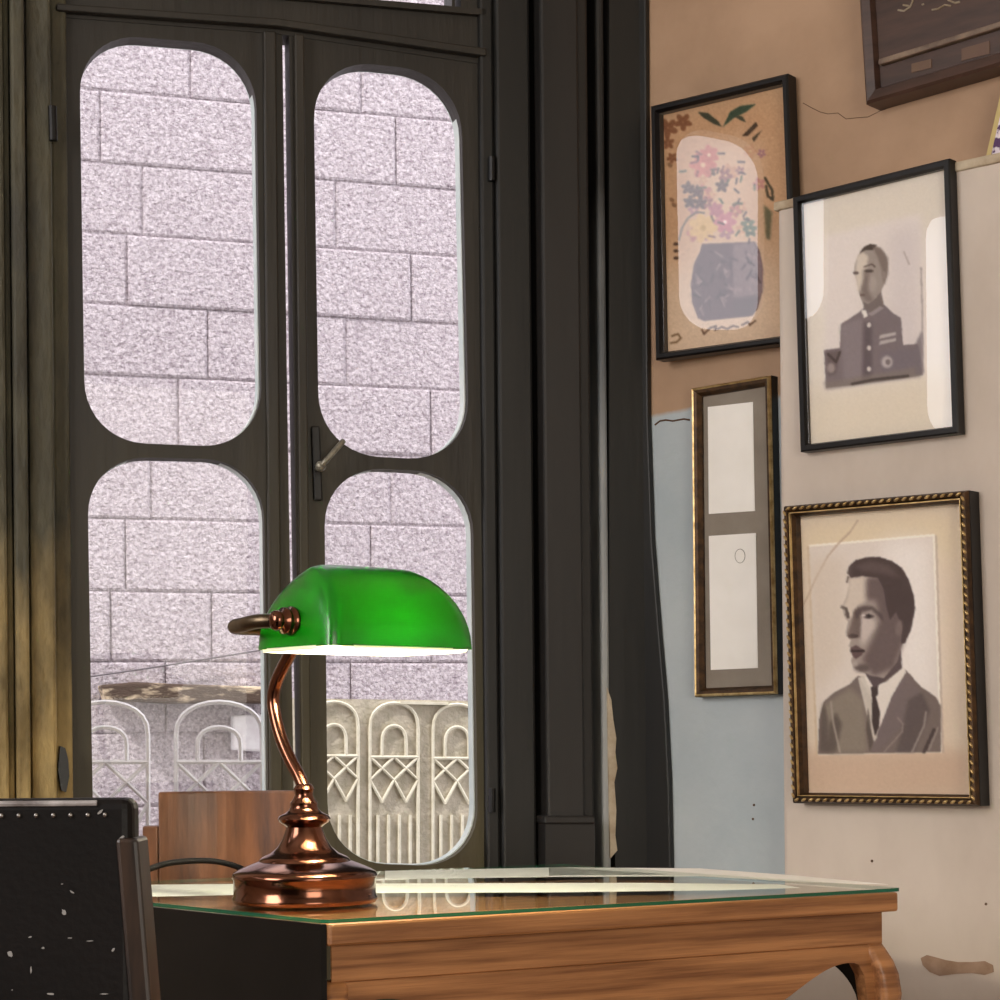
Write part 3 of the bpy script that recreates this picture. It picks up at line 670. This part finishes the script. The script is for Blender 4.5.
painted('print', W2p, .008, inset(q, .011), cv, t, 170, 290)
sheet('picture_glass', W2p, inset(q, .011), .0145, .0155, G_pic, t)

# ---- gilt portrait, big
D = .040
q = pxpoly(W2p, [(781, 506), (965, 490), (976, 806), (790, 803)], D)
t = thing('gilt_portrait', 'large ornate gilt frame portrait of a person in suit and tie', 'picture', W2p.w(q[3][0], q[3][1]))
frame_mesh('frame', W2p, q, [(0, .001), (0, D - .010), (.0025, D - .004), (.0055, D - .001), (.0085, D - .003), (.0105, D - .010)], M_goldd, t)
frame_mesh('inner_moulding', W2p, inset(q, .0100), [(0, .01), (0, D - .009), (.0016, D - .006), (.0024, D - .010), (.0055, D - .016), (.0055, .008)], M_goldd, t)
frame_mesh('inner_lip', W2p, inset(q, .0108), [(0, D - .010), (0, D - .004), (.0014, D - .004), (.0014, D - .010)], M_gold, t)
frame_mesh('side_board', W2p, inset(q, -.0006), [(0, .0), (0, D - .012), (.004, D - .012), (.004, 0)], M_black, t)
bm = bmesh.new(); qi = inset(q, .0052)
for k in range(4):
    a, b = Vector(qi[k]), Vector(qi[(k + 1) % 4]); n = int((b - a).length / .0125); e = (b - a).normalized()
    dirw = (W2p.e * e.x + Vector((0, 0, e.y))).normalized(); nn = W2p.n; sd = nn.cross(dirw)
    for i in range(n):
        p = a + (b - a) * ((i + .5) / n); ang = .5; dl = dirw * math.cos(ang) + sd * math.sin(ang); sl = nn.cross(dl)
        R = Matrix((dl, sl, nn)).transposed().to_4x4(); sphere(bm, W2p.w(p.x, p.y, D - .001), .0025, (2.0, .9, 1.1), R, 8)
link('carved_edge', bm, M_gold, t, smooth=True)
cv = Canvas(775, 480, 985, 815, (206, 190, 172))
cv.poly([(800, 525), (955, 510), (960, 560), (800, 560)], (208, 192, 164), 12, .8); cv.poly([(800, 750), (970, 750), (970, 800), (800, 800)], (188, 164, 144), 8)
bgq = [(808, 546), (934, 535), (941, 752), (817, 755)]
cv.poly(bgq, (206, 196, 188), 1.2); cv.poly([(880, 540), (930, 538), (938, 700), (900, 700)], (224, 218, 214), 10, .8)
cv.line([(808, 546), (934, 535), (941, 752)], (236, 230, 220), 1.6, .5, .8); cv.line([(817, 755), (808, 546)], (190, 168, 140), 1.4, .6, .8); cv.line([(936, 536), (943, 752)], (170, 154, 142), 1.6, .7, .7)
suit = (112, 100, 96)
cv.poly([(818, 754), (819, 720), (824, 701), (835, 692), (850, 684), (858, 676), (876, 680), (902, 668), (908, 672), (920, 686), (936, 697), (941, 706), (941, 752)], suit, .8)
cv.poly([(822, 706), (850, 688), (864, 700), (868, 752), (830, 753)], (134, 124, 112), 2.5, .85)
cv.poly([(826, 752), (829, 724), (836, 712), (842, 724), (836, 752)], (84, 74, 70), 1.6, .8); cv.poly([(820, 752), (821, 712), (824, 702), (828, 720), (828, 752)], (88, 78, 74), 1, .8); cv.line([(831, 702), (833, 722), (840, 752)], (158, 148, 138), 1.6, .8, .8)
cv.poly([(878, 716), (886, 698), (904, 672), (920, 690), (918, 716), (904, 720), (900, 728), (880, 750), (872, 752)], (112, 100, 100), 1, .9)
cv.poly([(904, 720), (908, 700), (922, 692), (930, 710), (924, 728), (914, 752), (896, 752)], (86, 76, 76), 1.5, .8)
cv.line([(884, 752), (902, 732), (903, 724), (898, 718)], (140, 128, 124), 1.3, .6, .8); cv.line([(912, 752), (924, 726), (926, 712)], (152, 142, 136), 1.6, .8, .8); cv.line([(924, 752), (934, 730)], (60, 50, 50), 3, .8, .8); cv.line([(929, 750), (938, 728)], (150, 140, 134), 1.4, .6, .7)
cv.poly([(860, 678), (868, 676), (874, 684), (886, 682), (904, 666), (906, 672), (892, 696), (882, 722), (876, 736), (872, 700)], (214, 206, 198), .6)
cv.poly([(858, 678), (864, 676), (874, 700), (877, 738), (874, 742), (868, 720)], (196, 188, 178), .8, .9)
cv.poly([(871, 687), (878, 684), (878, 694), (876, 697), (880, 712), (879, 728), (875, 736), (872, 722), (872, 700)], (62, 52, 52), .6); cv.poly([(868, 706), (873, 742), (870, 752), (866, 730)], (84, 74, 70), .8, .8)
# neck and head
cv.poly([(862, 668), (874, 688), (884, 682), (902, 668), (900, 640), (880, 650)], (84, 72, 74), .8)
face = [(848, 577), (849, 586), (846, 598), (842, 606), (844, 616), (848, 622), (846, 632), (847, 637), (851, 640), (849, 646), (852, 650), (853, 655), (851, 661), (854, 668), (862, 672), (872, 676), (884, 678), (897, 662), (902, 645), (904, 600), (894, 580), (870, 572)]
cv.poly(face, (150, 138, 132), .7)
cv.poly([(849, 578), (868, 576), (868, 600), (858, 606), (854, 616), (848, 620), (843, 606), (847, 598)], (200, 188, 176), 1.6, .9)
cv.poly([(866, 578), (882, 576), (902, 600), (904, 640), (894, 668), (874, 676), (862, 660), (872, 640), (880, 620), (876, 600), (866, 600)], (94, 80, 80), 2.6, .9)
cv.poly([(860, 618), (872, 616), (876, 626), (868, 638), (862, 646), (860, 634)], (190, 178, 172), 2, .9)
cv.poly([(854, 610), (860, 606), (861, 622), (860, 638), (850, 638), (847, 634), (851, 624)], (98, 84, 80), 1.2, .9)
cv.poly([(854, 612), (862, 606), (872, 606), (882, 614), (884, 622), (872, 610), (862, 612), (856, 620)], (78, 66, 66), 1, .85); cv.ell(869, 616.5, 5.5, 2.3, (92, 80, 80), .9); cv.ell(869, 616, 2, 1.8, (44, 36, 38), .5); cv.ell(863.5, 615.5, 2, 1, (196, 186, 180), .5)
cv.line([(842, 607), (846, 609), (848, 617)], (58, 48, 46), 2.6, .6); cv.ell(847, 614, 2, 2.4, (66, 54, 52), .6)
cv.ell(853, 636, 5.5, 2, (70, 58, 56), .8); cv.poly([(850, 648), (856, 645), (864, 650), (862, 655), (856, 659), (852, 655)], (92, 74, 74), .9); cv.line([(851, 651), (858, 651), (864, 651)], (42, 32, 34), 1.6, .5)
cv.ell(862, 668, 8, 4, (84, 72, 70), 1.6, .85); cv.ell(855, 664, 3, 2, (170, 158, 150), 1, .7)
hair = [(847, 573), (849, 566), (856, 560), (868, 557), (880, 557), (892, 561), (902, 568), (909, 580), (914, 596), (915, 610), (911, 630), (905, 643), (901, 644), (902, 626), (896, 612), (890, 620), (886, 606), (884, 590), (878, 578), (862, 576), (851, 578)]
cv.poly(hair, (70, 58, 58), .9); cv.poly([(854, 566), (870, 561), (888, 565), (900, 578), (884, 574), (862, 571)], (96, 82, 80), 2, .7); cv.ell(899, 628, 3.4, 8, (116, 102, 100), 1.2, .9, .15)
cv.line([(847, 582), (848, 577)], (90, 76, 72), 1.4)
cv.line([(858, 520), (850, 532), (838, 544), (828, 556), (816, 578), (806, 600), (800, 610)], (170, 146, 126), 1.1, .5, .8)
cv.poly([(809, 560), (845, 556), (845, 660), (820, 690), (815, 690)], (196, 182, 168), 6, .6)
cv.grain(1.0); cv.a = cv.a * 1.13
painted('print', W2p, .010, inset(q, .0145), cv, t, 190, 300)
sheet('picture_glass', W2p, inset(q, .0150), .0165, .0172, glassmat('old portrait glass', (1, 1, 1), .8), t)

# ---- carved sign, top right
D = .045
q = pxpoly(W2, [(851, -120), (1075, -190), (1085, 40), (865, 104)], D)
t = thing('wooden_sign', 'dark mahogany framed board with faded script, cut off at upper right', 'sign', W2.w(q[3][0], q[3][1]))
frame_mesh('frame', W2, q, [(0, .001), (0, D - .004), (.004, D), (.018, D - .002), (.022, D - .010), (.022, .004)], M_signw, t)
qi = inset(q, .020); sheet('board', W2, qi, .004, D - .012, M_signw, t)
lo = pxpoly(W2, [(880, 60), (1060, 4), (1060, 10), (880, 66)], D - .004)
bm = bmesh.new(); prism(bm, W2, lo, D - .012, D + .002); bevel(bm, .002); link('lower_moulding', bm, mat('mottled brown moulding', (96, 78, 66), (150, 128, 108), rough=.35, scale=20), t)  # mottled brown strip across the lower part of the board
bm = bmesh.new(); prism(bm, W2, pxpoly(W2, [(884, 67), (1060, 12), (1064, 34), (884, 92)], D - .01), D - .013, D - .007); link('lower_panel', bm, M_signw, t)
for qd in ([(912, 64), (932, 59), (932, 68), (912, 73)], [(962, 49), (990, 41), (990, 54), (962, 61)]):
    bm = bmesh.new(); prism(bm, W2, pxpoly(W2, qd, D - .007), D - .007, D - .0055); link('inlay', bm, M_inlay, t)
for st in ([(898, 10), (904, 11), (910, 7), (913, 1), (910, -6)], [(903, 5), (909, 6)], [(922, 5), (924, 4)], [(932, 10), (938, 9), (945, 5), (951, 6)], [(948, 0), (955, 3), (960, 2)], [(985, -6), (992, -4), (998, -10)]):
    bm = bmesh.new(); tube(bm, [W2.w(*W2.uv(x, y, D - .0115), D - .0115) for x, y in st], .0016, 6); link('script_lettering', bm, M_script, t)

# ---- card leaning on the pier ledge
zl = zt + .004
cq = [(1003, 86), (1060, 66), (1060, 128), (985, 151)]
pc = Plane(W2.o + W2.n * .035, W2.e, W2.n); qq = pxpoly(pc, cq); mnz = min(z for u, z in qq)
qq = [(u, z + (zl - mnz)) if False else (u, z) for u, z in qq]
qq[2] = (qq[2][0], zl + .0005); qq[3] = (qq[3][0], zl + .0005)
t = thing('patterned_card', 'purple and white patterned card with yellow edge standing on the pier ledge', 'card', pc.w(qq[3][0], zl))
bm = bmesh.new(); prism(bm, pc, qq, -.002, .002); link('card_border', bm, mat('yellow card edge', (206, 186, 128), (190, 170, 110), rough=.7), t)
bm = bmesh.new(); prism(bm, pc, inset(qq, [.004, .004, .006, .008]), .002, .0026)
mp_ = mat('purple white pattern', (84, 52, 96), (226, 216, 224), rough=.7, scale=60, contrast=(.47, .53)); link('printed_face', bm, mp_, t)

# ------------------------------------------------------------------ desk
GT = .76
Nn, Rr, Ff = onz(325, 920, GT), onz(903, 888, GT), onz(560, 864, GT)
ux = (Rr - Nn); Lw = ux.length; ux.normalize(); vy = Vector((-ux.y, ux.x, 0)); Dp = (Ff - Rr).dot(vy)
Dp = max(Dp, .55)
rot = math.atan2(ux.y, ux.x)
desk = thing('writing_desk', 'golden brown wooden desk with scalloped apron and curved legs under a glass top', 'desk', (Nn.x, Nn.y, 0), rot)
DM = parent_world(desk)
def dlink(name, bm, m, smooth=False, parent=desk):
    me_o = link(name, bm, m, None, smooth); me_o.parent = parent; return me_o      # geometry already in desk coordinates
zt_, zw = GT - .005, GT - .0285
DI = DM.inverted()
def isect(p, q, r, t):      # crossing of the lines pq and rt on the table plane
    d1, d2 = (q - p), (t - r); den = d1.x * d2.y - d1.y * d2.x; k = ((r - p).x * d2.y - (r - p).y * d2.x) / den; return p + d1 * k
Lft = isect(Nn, onz(165, 904, GT), Ff, onz(165, 880.5, GT))
Q = [(0, 0), (Lw, 0), tuple((DI @ Ff).xy), tuple((DI @ Lft).xy)]
def qi_(d): return inset(Q, -d if not isinstance(d, (list, tuple)) else [-v for v in d])
def flat(bm, pts, z0, z1):
    lo = [bm.verts.new((x, y, z0)) for x, y in pts]; hi = [bm.verts.new((x, y, z1)) for x, y in pts]; n = len(pts)
    bm.faces.new(lo); bm.faces.new(hi)
    for k in range(n): bm.faces.new((lo[k], lo[(k + 1) % n], hi[(k + 1) % n], hi[k]))
bm = bmesh.new(); flat(bm, qi_([.003, .004, .003, .0065]), zw, zt_); bevel(bm, .003); dlink('tabletop', bm, M_wood)
za = zw - .040
A_, B_ = qi_(.016), qi_(.034)
for k, nm in enumerate(('front_apron', 'side_apron', 'back_apron')):
    j = k + 1; bm = bmesh.new(); flat(bm, [A_[k], A_[j], B_[j], B_[k]], za, zw); bevel(bm, .0015, 1); dlink(nm, bm, M_wood)
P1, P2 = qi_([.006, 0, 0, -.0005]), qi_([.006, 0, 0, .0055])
bm = bmesh.new(); flat(bm, [P1[3], P1[0], P2[0], P2[3]], .55, zt_); o = dlink('added_shade_panel', bm, M_black); o['label'] = 'added end panel on the left with shade painted black'  # added panel, the shade on the desk's left end put into its black
def scallop(L0, L1, n=80, br=.024):
    pts = []
    for k in range(n + 1):
        x = L0 + (L1 - L0) * k / n; e = min(k / n, 1 - k / n) * (L1 - L0)
        if e < br: z = .600 + (za - .020 - .600) * (1 - (1 - e / br) ** 2) ** .5
        elif e < max(.034, br): z = za - .020
        else: q_ = min(1, (e - .034) / .15); z = za - .020 - .055 * (q_ * q_ * (3 - 2 * q_))
        pts.append((x, z))
    return pts
def rail(pl, L, m=.026, br=.024, mt=None):
    bm = bmesh.new(); prism(bm, pl, [(L - m, za), (m, za), (m, .60)] + scallop(.040, L - .040, 80, br) + [(L - m, .60)], -.034, -.015); return dlink('scalloped_rail', bm, mt or M_wood)
rail(Plane((0, 0, 0), (1, 0, 0), (0, -1, 0)), Lw)
e_ = (Vector(Q[2]) - Vector(Q[1])); o = rail(Plane((Q[1][0], 0, 0), (e_.x, e_.y, 0), (e_.y, -e_.x, 0)), e_.length, .026, .09, M_black); o['label'] = 'far side rail with shade painted black'  # shade beneath the desk is put into this rail's black
def cab(cx, cy, dx, dy):
    bm = bmesh.new(); rings = []
    for z, off, h in ((za + .001, .0, .011), (za - .006, .001, .014), (za - .020, .006, .0155), (za - .035, .010, .016), (za - .06, .0125, .016), (za - .11, .008, .015), (.45, .002, .013), (.30, -.004, .011), (.15, .0, .010), (.07, .006, .013), (.03, .012, .018), (0, .012, .016)):
        ring = []
        for k in range(16):
            a = 2 * math.pi * k / 16; c, s2 = math.cos(a), math.sin(a); r = h / (abs(c) ** 5 + abs(s2) ** 5) ** .2
            ring.append(bm.verts.new((cx + dx * off + r * c, cy + dy * off + r * s2, z)))
        rings.append(ring)
    for a, b in zip(rings, rings[1:]):
        for k in range(16): bm.faces.new((a[k], a[(k + 1) % 16], b[(k + 1) % 16], b[k]))
    bm.faces.new(rings[0]); bm.faces.new(rings[-1]); dlink('leg', bm, M_wood, True)
for (cx, cy), dx, dy in zip(qi_(.026), (-1, 1, 1, -1), (-1, -1, 1, 1)): cab(cx, cy, dx, dy)
# glass top: its own thing
gl = thing('glass_top', 'clear sheet of green edged glass lying on the wooden desk', 'glass sheet', (Nn.x, Nn.y, zt_ + .0004), rot)
GM = Matrix.Translation((0, 0, -zt_ - .0004))
def rrect(x0, y0, x1, y1, r, n=6):
    out = []
    for cx, cy, a0 in ((x1 - r, y1 - r, 0), (x0 + r, y1 - r, 90), (x0 + r, y0 + r, 180), (x1 - r, y0 + r, 270)):
        for k in range(n + 1): a = math.radians(a0 + 90 * k / n); out.append((cx + r * math.cos(a), cy + r * math.sin(a)))
    return out
def rounded(q, r, n=6):
    out = []
    for i in range(4):
        p = Vector(q[i]); a_, b_ = Vector(q[i - 1]), Vector(q[(i + 1) % 4]); A0, B0 = p + (a_ - p).normalized() * r, p + (b_ - p).normalized() * r
        for k in range(n + 1): t_ = k / n; out.append(tuple(A0 * (1 - t_) ** 2 + p * 2 * t_ * (1 - t_) + B0 * t_ * t_))
    return out
rr = rounded(Q, .012)
bm = bmesh.new(); bm.faces.new([bm.verts.new((x, y, GT - zt_)) for x, y in rr]); o = link('glass_surface', bm, G_top); o.parent = gl
bm = bmesh.new(); ra = [bm.verts.new((x, y, .0006)) for x, y in rr]; rb = [bm.verts.new((x, y, GT - zt_ - .0002)) for x, y in rr]
for k in range(len(rr)): j = (k + 1) % len(rr); bm.faces.new((ra[k], ra[j], rb[j], rb[k]))
o = link('glass_edge', bm, M_gedge); o.parent = gl; o['label'] = 'green glass edge'

# white strips lying on the glass
for k, (pts, lab) in enumerate([
    ([(385, 871), (560, 867.5), (700, 868.5), (800, 876), (888, 884.5), (800, 882), (700, 876.5), (560, 877), (385, 879.5)], 'long narrow white strip on the glass top along the far desk edge'),
    ([(140, 885), (250, 884), (400, 883.5), (640, 883), (780, 884.5), (800, 888), (720, 890.5), (560, 892.5), (400, 893), (250, 895), (140, 897)], 'long narrow white strip on the glass top passing behind the lamp base')]):
    ps = [onz(x, y, GT + .0001) for x, y in pts]; bm = bmesh.new(); bm.faces.new([bm.verts.new(p) for p in ps])
    ext = bmesh.ops.extrude_face_region(bm, geom=bm.faces[:]); bmesh.ops.translate(bm, verts=[v for v in ext['geom'] if isinstance(v, bmesh.types.BMVert)], vec=(0, 0, .0003))
    tag(link('white_sheet', bm, M_sheet), lab, 'paper', 'white strips on the desk glass')

# ------------------------------------------------------------------ banker's lamp
bc = onz(305, 904, GT)
lamp = thing('desk_lamp', 'copper bankers lamp with lit green glass shade standing on the glass top', 'lamp', (bc.x, bc.y, GT + .0012), math.radians(42))
SC = bc.y / F      # metres per pixel at the lamp
def llink(name, bm, m, smooth=True, parent=None):
    o = link(name, bm, m, None, smooth); o.parent = parent or lamp; return o
p_ = lambda *a: [(r * SC, z * SC) for r, z in a]
prof = p_((0, 0), (68, 0), (71, 1), (72.5, 4), (72.5, 6), (71, 8), (71, 24), (72.5, 26), (72.5, 28.5), (71, 31), (66, 34), (58, 37.5), (49, 41), (46, 42), (45, 44), (42, 46.5), (34, 50), (27, 56), (22, 64), (19, 72), (18, 76), (21, 78.5), (25, 81), (26.5, 84), (25, 87), (19, 90), (15, 93), (13.5, 97), (14, 100), (11.5, 103), (9, 108), (9.5, 111), (10.5, 114), (9, 117), (7, 119), (0, 120))
bm = bmesh.new(); lathe(bm, prof, n=64); o = llink('base', bm, M_copper)
em = o.modifiers.new('es', 'EDGE_SPLIT'); em.split_angle = math.radians(38)
# stem: px offsets from the base axis -> local y (back is +y, seen to the left)
def Lb(pxo): return -pxo * SC / .7071 * 1.0    # moving left in the picture by pxo px = +y
zr = lambda row, yl=0., px=300: at(px, row, bc.y + yl * .7071).z - GT - .0012
stem = [(0, Lb(-d_), zr(r_, Lb(-d_))) for d_, r_ in ((0, 788), (6, 776), (16, 760), (27, 738), (34, 715), (36, 698), (32, 682), (23, 666), (14, 652), (8, 640))] + [(0, -.025, zr(626, -.1))]
bm = bmesh.new(); tube(bm, smoothpath(stem, 6), 6.6 * SC, 16); llink('stem', bm, M_copper)
# shade centre and shape
ysh = -.116; ax, by = .101, .067; zb = zr(650, ysh, 366); hh = zr(567, ysh, 366) - zb
def shade_pt(u, th, grow=0):
    """u along the axis -1..1, th 0..pi across"""
    s, c = math.sin(th), math.cos(th)
    zz = abs(s) ** .85; yy = math.copysign(abs(c) ** 1.6, c)
    return s, c, zz, yy
def shade_mesh(off, m, name, parent=None):
    bm = bmesh.new(); rings = []; NT = 28
    stations = [(-1, k / 7) for k in range(8)] + [(-.8 + 1.6 * k / 9, 1) for k in range(10)] + [(1, 1 - k / 7) for k in range(8)]
    for st, rr_ in stations:
        ring = []
        for j in range(NT + 1):
            th = math.pi * j / NT; s, c, zz, yy = shade_pt(0, th)
            xe = (ax - off) * (1 - .24 * zz ** 1.8)
            if abs(st) == 1:
                r = math.sin(rr_ * math.pi / 2) if rr_ < 1 else 1     # cap, rounded into the body
                r = rr_ ** .55
                x = st * (xe * (1 - .12 * rr_ ** 6) + .004 * (1 - rr_)); k = r
                x = st * ((ax - off) * (1 - .24 * (zz * k) ** 1.8)) * (1 - .05 * rr_ ** 5)
                y = yy * (by - off) * k; z = zz * (hh - off) * k
                if rr_ == 0: y = 0; z = 0
            else:
                x = st * xe * 1.0; y = yy * (by - off); z = zz * (hh - off)
                y *= 1.0; z *= 1.0
            z *= 1 - .045 * abs(st) ** 6; ring.append(bm.verts.new((x, y + ysh, z + zb)))
        rings.append(ring)
    for a, b in zip(rings, rings[1:]):
        for j in range(NT): bm.faces.new((a[j], a[j + 1], b[j + 1], b[j]))
    bmesh.ops.remove_doubles(bm, verts=bm.verts, dist=1e-5)
    bmesh.ops.dissolve_degenerate(bm, dist=1e-5, edges=bm.edges)
    o = llink(name, bm, m, True, parent)
    return o
sh = shade_mesh(0, M_green, 'shade')
sh['label'] = 'glossy green glass shade'
o = shade_mesh(.003, M_opal, 'shade_lining', sh); o['label'] = 'white opal inner lining'
# rim strip
bm = bmesh.new(); NT = 40
def rim(off, z):
    out = []
    for k in range(64):
        a = 2 * math.pi * k / 64; c, s = math.cos(a), math.sin(a)
        out.append(bm.verts.new(((ax - off) * math.copysign(abs(c) ** .28, c), (by - off) * math.copysign(abs(s) ** .28, s) + ysh, z)))
    return out
ra, rb, rc, rd = rim(-.0006, zb + .001), rim(-.0006, zb - .003), rim(.005, zb - .003), rim(.005, zb + .001)
for A, B in ((ra, rb), (rb, rc), (rc, rd)):
    for k in range(64): bm.faces.new((A[k], A[(k + 1) % 64], B[(k + 1) % 64], B[k]))
o = llink('shade_rim', bm, M_opal, True, sh); o['label'] = 'white rim under the shade'
# yoke: bar behind the shade, corners, arms to the knobs
zk = zr(621, ysh - ax, 285); xk = ax + .010
ax_ = ax
yk = [(-xk - .004, ysh + .008, zk), (-xk - .014, ysh + .026, zk), (-xk - .015, ysh + .050, zk - .002), (-xk - .002, ysh + .084, zk - .003), (-.06, ysh + .088, zk - .003), (0, ysh + .086, zk - .003)]
yk2 = yk + [(-x, y, z) for x, y, z in reversed(yk[:-1])]
bm = bmesh.new(); tube(bm, smoothpath(yk2, 6), 7.0 * SC, 14); llink('yoke', bm, M_bronze)
for s in (-1, 1):
    bm = bmesh.new(); pr = p_((0, 0), (9, 0), (13.5, 2), (13.5, 5), (10, 7), (12.5, 10), (12.5, 13), (8, 15.5), (9.5, 19), (9, 23), (5, 26), (0, 27))
    lathe(bm, pr, Matrix.Translation((s * (ax * .955), ysh, zk)) @ Matrix.Rotation(s * math.pi / 2, 4, 'Y'), 28); llink('knob', bm, M_copper)
bm = bmesh.new(); lathe(bm, [(0, -.05), (.010, -.048), (.013, -.03), (.013, .03), (.010, .048), (0, .05)], Matrix.Translation((0, ysh, zb + .045)) @ Matrix.Rotation(math.pi / 2, 4, 'Y'), 20)
llink('bulb', bm, M_bulb)
bl = bpy.data.lights.new('lamp_bulb_light', 'POINT'); bl.energy = 13; bl.color = (1, .88, .66); bl.shadow_soft_size = .02
blo = bpy.data.objects.new('lamp_bulb_light', bl); COL.objects.link(blo); blo.parent = lamp; blo.location = (0, ysh - .022, zb + .022)
# cord
ct = [at(262, 883, bc.y + .07), at(248, 872, bc.y + .09), at(232, 865, bc.y + .09), at(212, 861, bc.y + .08), at(190, 861, bc.y + .06), at(165, 864, bc.y + .03), at(140, 872, bc.y), at(90, 886, bc.y - .02)]
bm = bmesh.new(); tube(bm, smoothpath(ct, 6), .0036, 8); ml = parent_world(lamp).inverted(); bmesh.ops.transform(bm, matrix=ml, verts=bm.verts); o = llink('power_cord', bm, M_blk); o['label'] = 'black power cord'

# ------------------------------------------------------------------ wooden chair back behind the desk
Yc = 2.84
A, B = at(158, 792, Yc), at(298, 790, Yc)
t = thing('wooden_chair', 'brown wood grained chair behind the desk, its curved back just left of lamp', 'chair', (A.x + .1, Yc, 0))
zT = A.z
bm = bmesh.new(); n = 16
for d in (0, .016):
    pass
cols_ = []
xa, xb = A.x, B.x + .012
for k in range(n + 1):
    s = k / n; x = xa + (xb - xa) * s; y = Yc + .05 * (1 - (2 * s - 1) ** 2) * .6
    cols_.append([bm.verts.new(p) for p in ((x, y, zT - .0), (x, y + .016, zT), (x + (.012 if k == 0 else 0) * 0, y + .016, .60), (x, y, .60))])
for a, b in zip(cols_, cols_[1:]):
    for k in range(4): bm.faces.new((a[k], a[(k + 1) % 4], b[(k + 1) % 4], b[k]))
bm.faces.new(cols_[0]); bm.faces.new(cols_[-1]); bevel(bm, .003, 2, .8)
link('backrest', bm, M_wood2, t)
bm = bmesh.new(); sy = Yc + .0
box(bm, (xa - .018, sy + .018, .43), (xb + .016, sy + .26, .455)); bevel(bm, .008); link('seat', bm, M_wood2, t)
for x, y, z1 in ((xa - .012, sy + .012, at(150, 826, Yc).z), (xb + .004, sy + .012, at(150, 826, Yc).z), (xa + .004, sy + .24, .43), (xb - .01, sy + .24, .43)):
    bm = bmesh.new(); box(bm, (x - .011, y - .011, 0), (x + .011, y + .011, z1)); bevel(bm, .003); link('leg', bm, M_wood2, t)

# ------------------------------------------------------------------ black leather chair, near left
Yn = 1.45
kx = lambda x: (x - 500) / F * Yn
tl = at(138, 798, Yn); zT = tl.z; xr = tl.x; xl = xr - .44
t = thing('leather_chair', 'black studded leather chair with scuffed back cut off at lower left', 'chair', (xr - .22, Yn, 0))
bm = bmesh.new(); box(bm, (xl, Yn, .50), (xr - .004, Yn + .032, zT))
bevel(bm, .008, 3, .8)
link('backrest', bm, M_leather, t, smooth=False)
bm = bmesh.new(); tube(bm, [(xl + .004, Yn + .001, zT - .0035), (xr - .030, Yn + .001, zT - .0035)], .0022, 8); link('edge_highlight', bm, mat('pale edge highlight', (190, 186, 186), (120, 114, 114), rough=.3, scale=40), t)  # highlight on the top edge, built as a thin pale tube
bm = bmesh.new()
k = 0; x = xr - .024
while x > xl: sphere(bm, (x, Yn - .0005, zT - .012), .0019, (1, .6, 1), None, 6); x -= .0125
zz = zT - .045
lastx = lambda z: at(122, 865, Yn).x + (at(122, 865, Yn).z - z) * .13
while zz > .5: sphere(bm, (lastx(zz), Yn - .0005, zz), .0019, (1, .6, 1), None, 6); zz -= .0165
st = link('studs', bm, M_stud, t, smooth=True); st['kind'] = 'stuff'
# scuffs worn through the leather
for x, y, a, b, r in ((64, 912, 4, 5, .4), (72, 892, 5, 1.5, -.6), (10, 954, 4, 6, .2), (31, 970, 1.6, 6, 0), (43, 948, 3, 2, .4), (50, 994, 7, 2, -.1), (104, 994, 7, 1, 0), (113, 950, 2, 4, -.6), (70, 938, 4, 1, 0), (90, 941, 6, 1, 0), (30, 937, 3, 1.5, .2), (100, 812, 6, 2.5, .6), (62, 884, 2, 1, 0), (122, 837, 5, 2, .4), (12, 990, 1.2, 1.2, 0)):
    bm = bmesh.new(); p = at(x, y, Yn - .0004); vs = []
    for k in range(10):
        an = 2 * math.pi * k / 10; q_ = random.uniform(.65, 1.1); dx, dz = a * math.cos(an) * q_ * .62, b * math.sin(an) * q_ * .62
        c, s = math.cos(r), math.sin(r); vs.append((p.x + (dx * c - dz * s) * Yn / F, p.z + (dx * s + dz * c) * Yn / F))
    prism(bm, Plane((0, Yn, 0), (1, 0, 0), (0, -1, 0)), vs, -.0005, .0004)
    link('scuff', bm, M_scuff, t)
# posts: slanting timber on each side
def post(side):
    bm = bmesh.new(); x0 = xr - .008 if side > 0 else xl - .0
    top = at(134, 838, Yn).z; sh_ = .10
    prof_ = []
    for z, dx in ((top, 0), (.60, .020), (.40, .034), (0, .034)):
        xx = x0 + (dx if side > 0 else -dx)
        prof_.append([bm.verts.new(p) for p in ((xx - .008, Yn - .004, z), (xx + .008, Yn - .004, z), (xx + .008, Yn + .040, z), (xx - .008, Yn + .040, z))])
    for a, b in zip(prof_, prof_[1:]):
        for k in range(4): bm.faces.new((a[k], a[(k + 1) % 4], b[(k + 1) % 4], b[k]))
    bm.faces.new(prof_[0]); bm.faces.new(prof_[-1]); bevel(bm, .003, 2); link('rear_leg', bm, M_dkwood, t)
post(1); post(-1)
bm = bmesh.new(); box(bm, (xl, Yn + .04, .40), (xr, Yn + .44, .48)); bevel(bm, .018, 3); link('seat', bm, M_leather, t)
for x in (xl + .02, xr - .02):
    bm = bmesh.new(); box(bm, (x - .018, Yn + .39, 0), (x + .018, Yn + .425, .40)); bevel(bm, .004); link('front_leg', bm, M_dkwood, t)
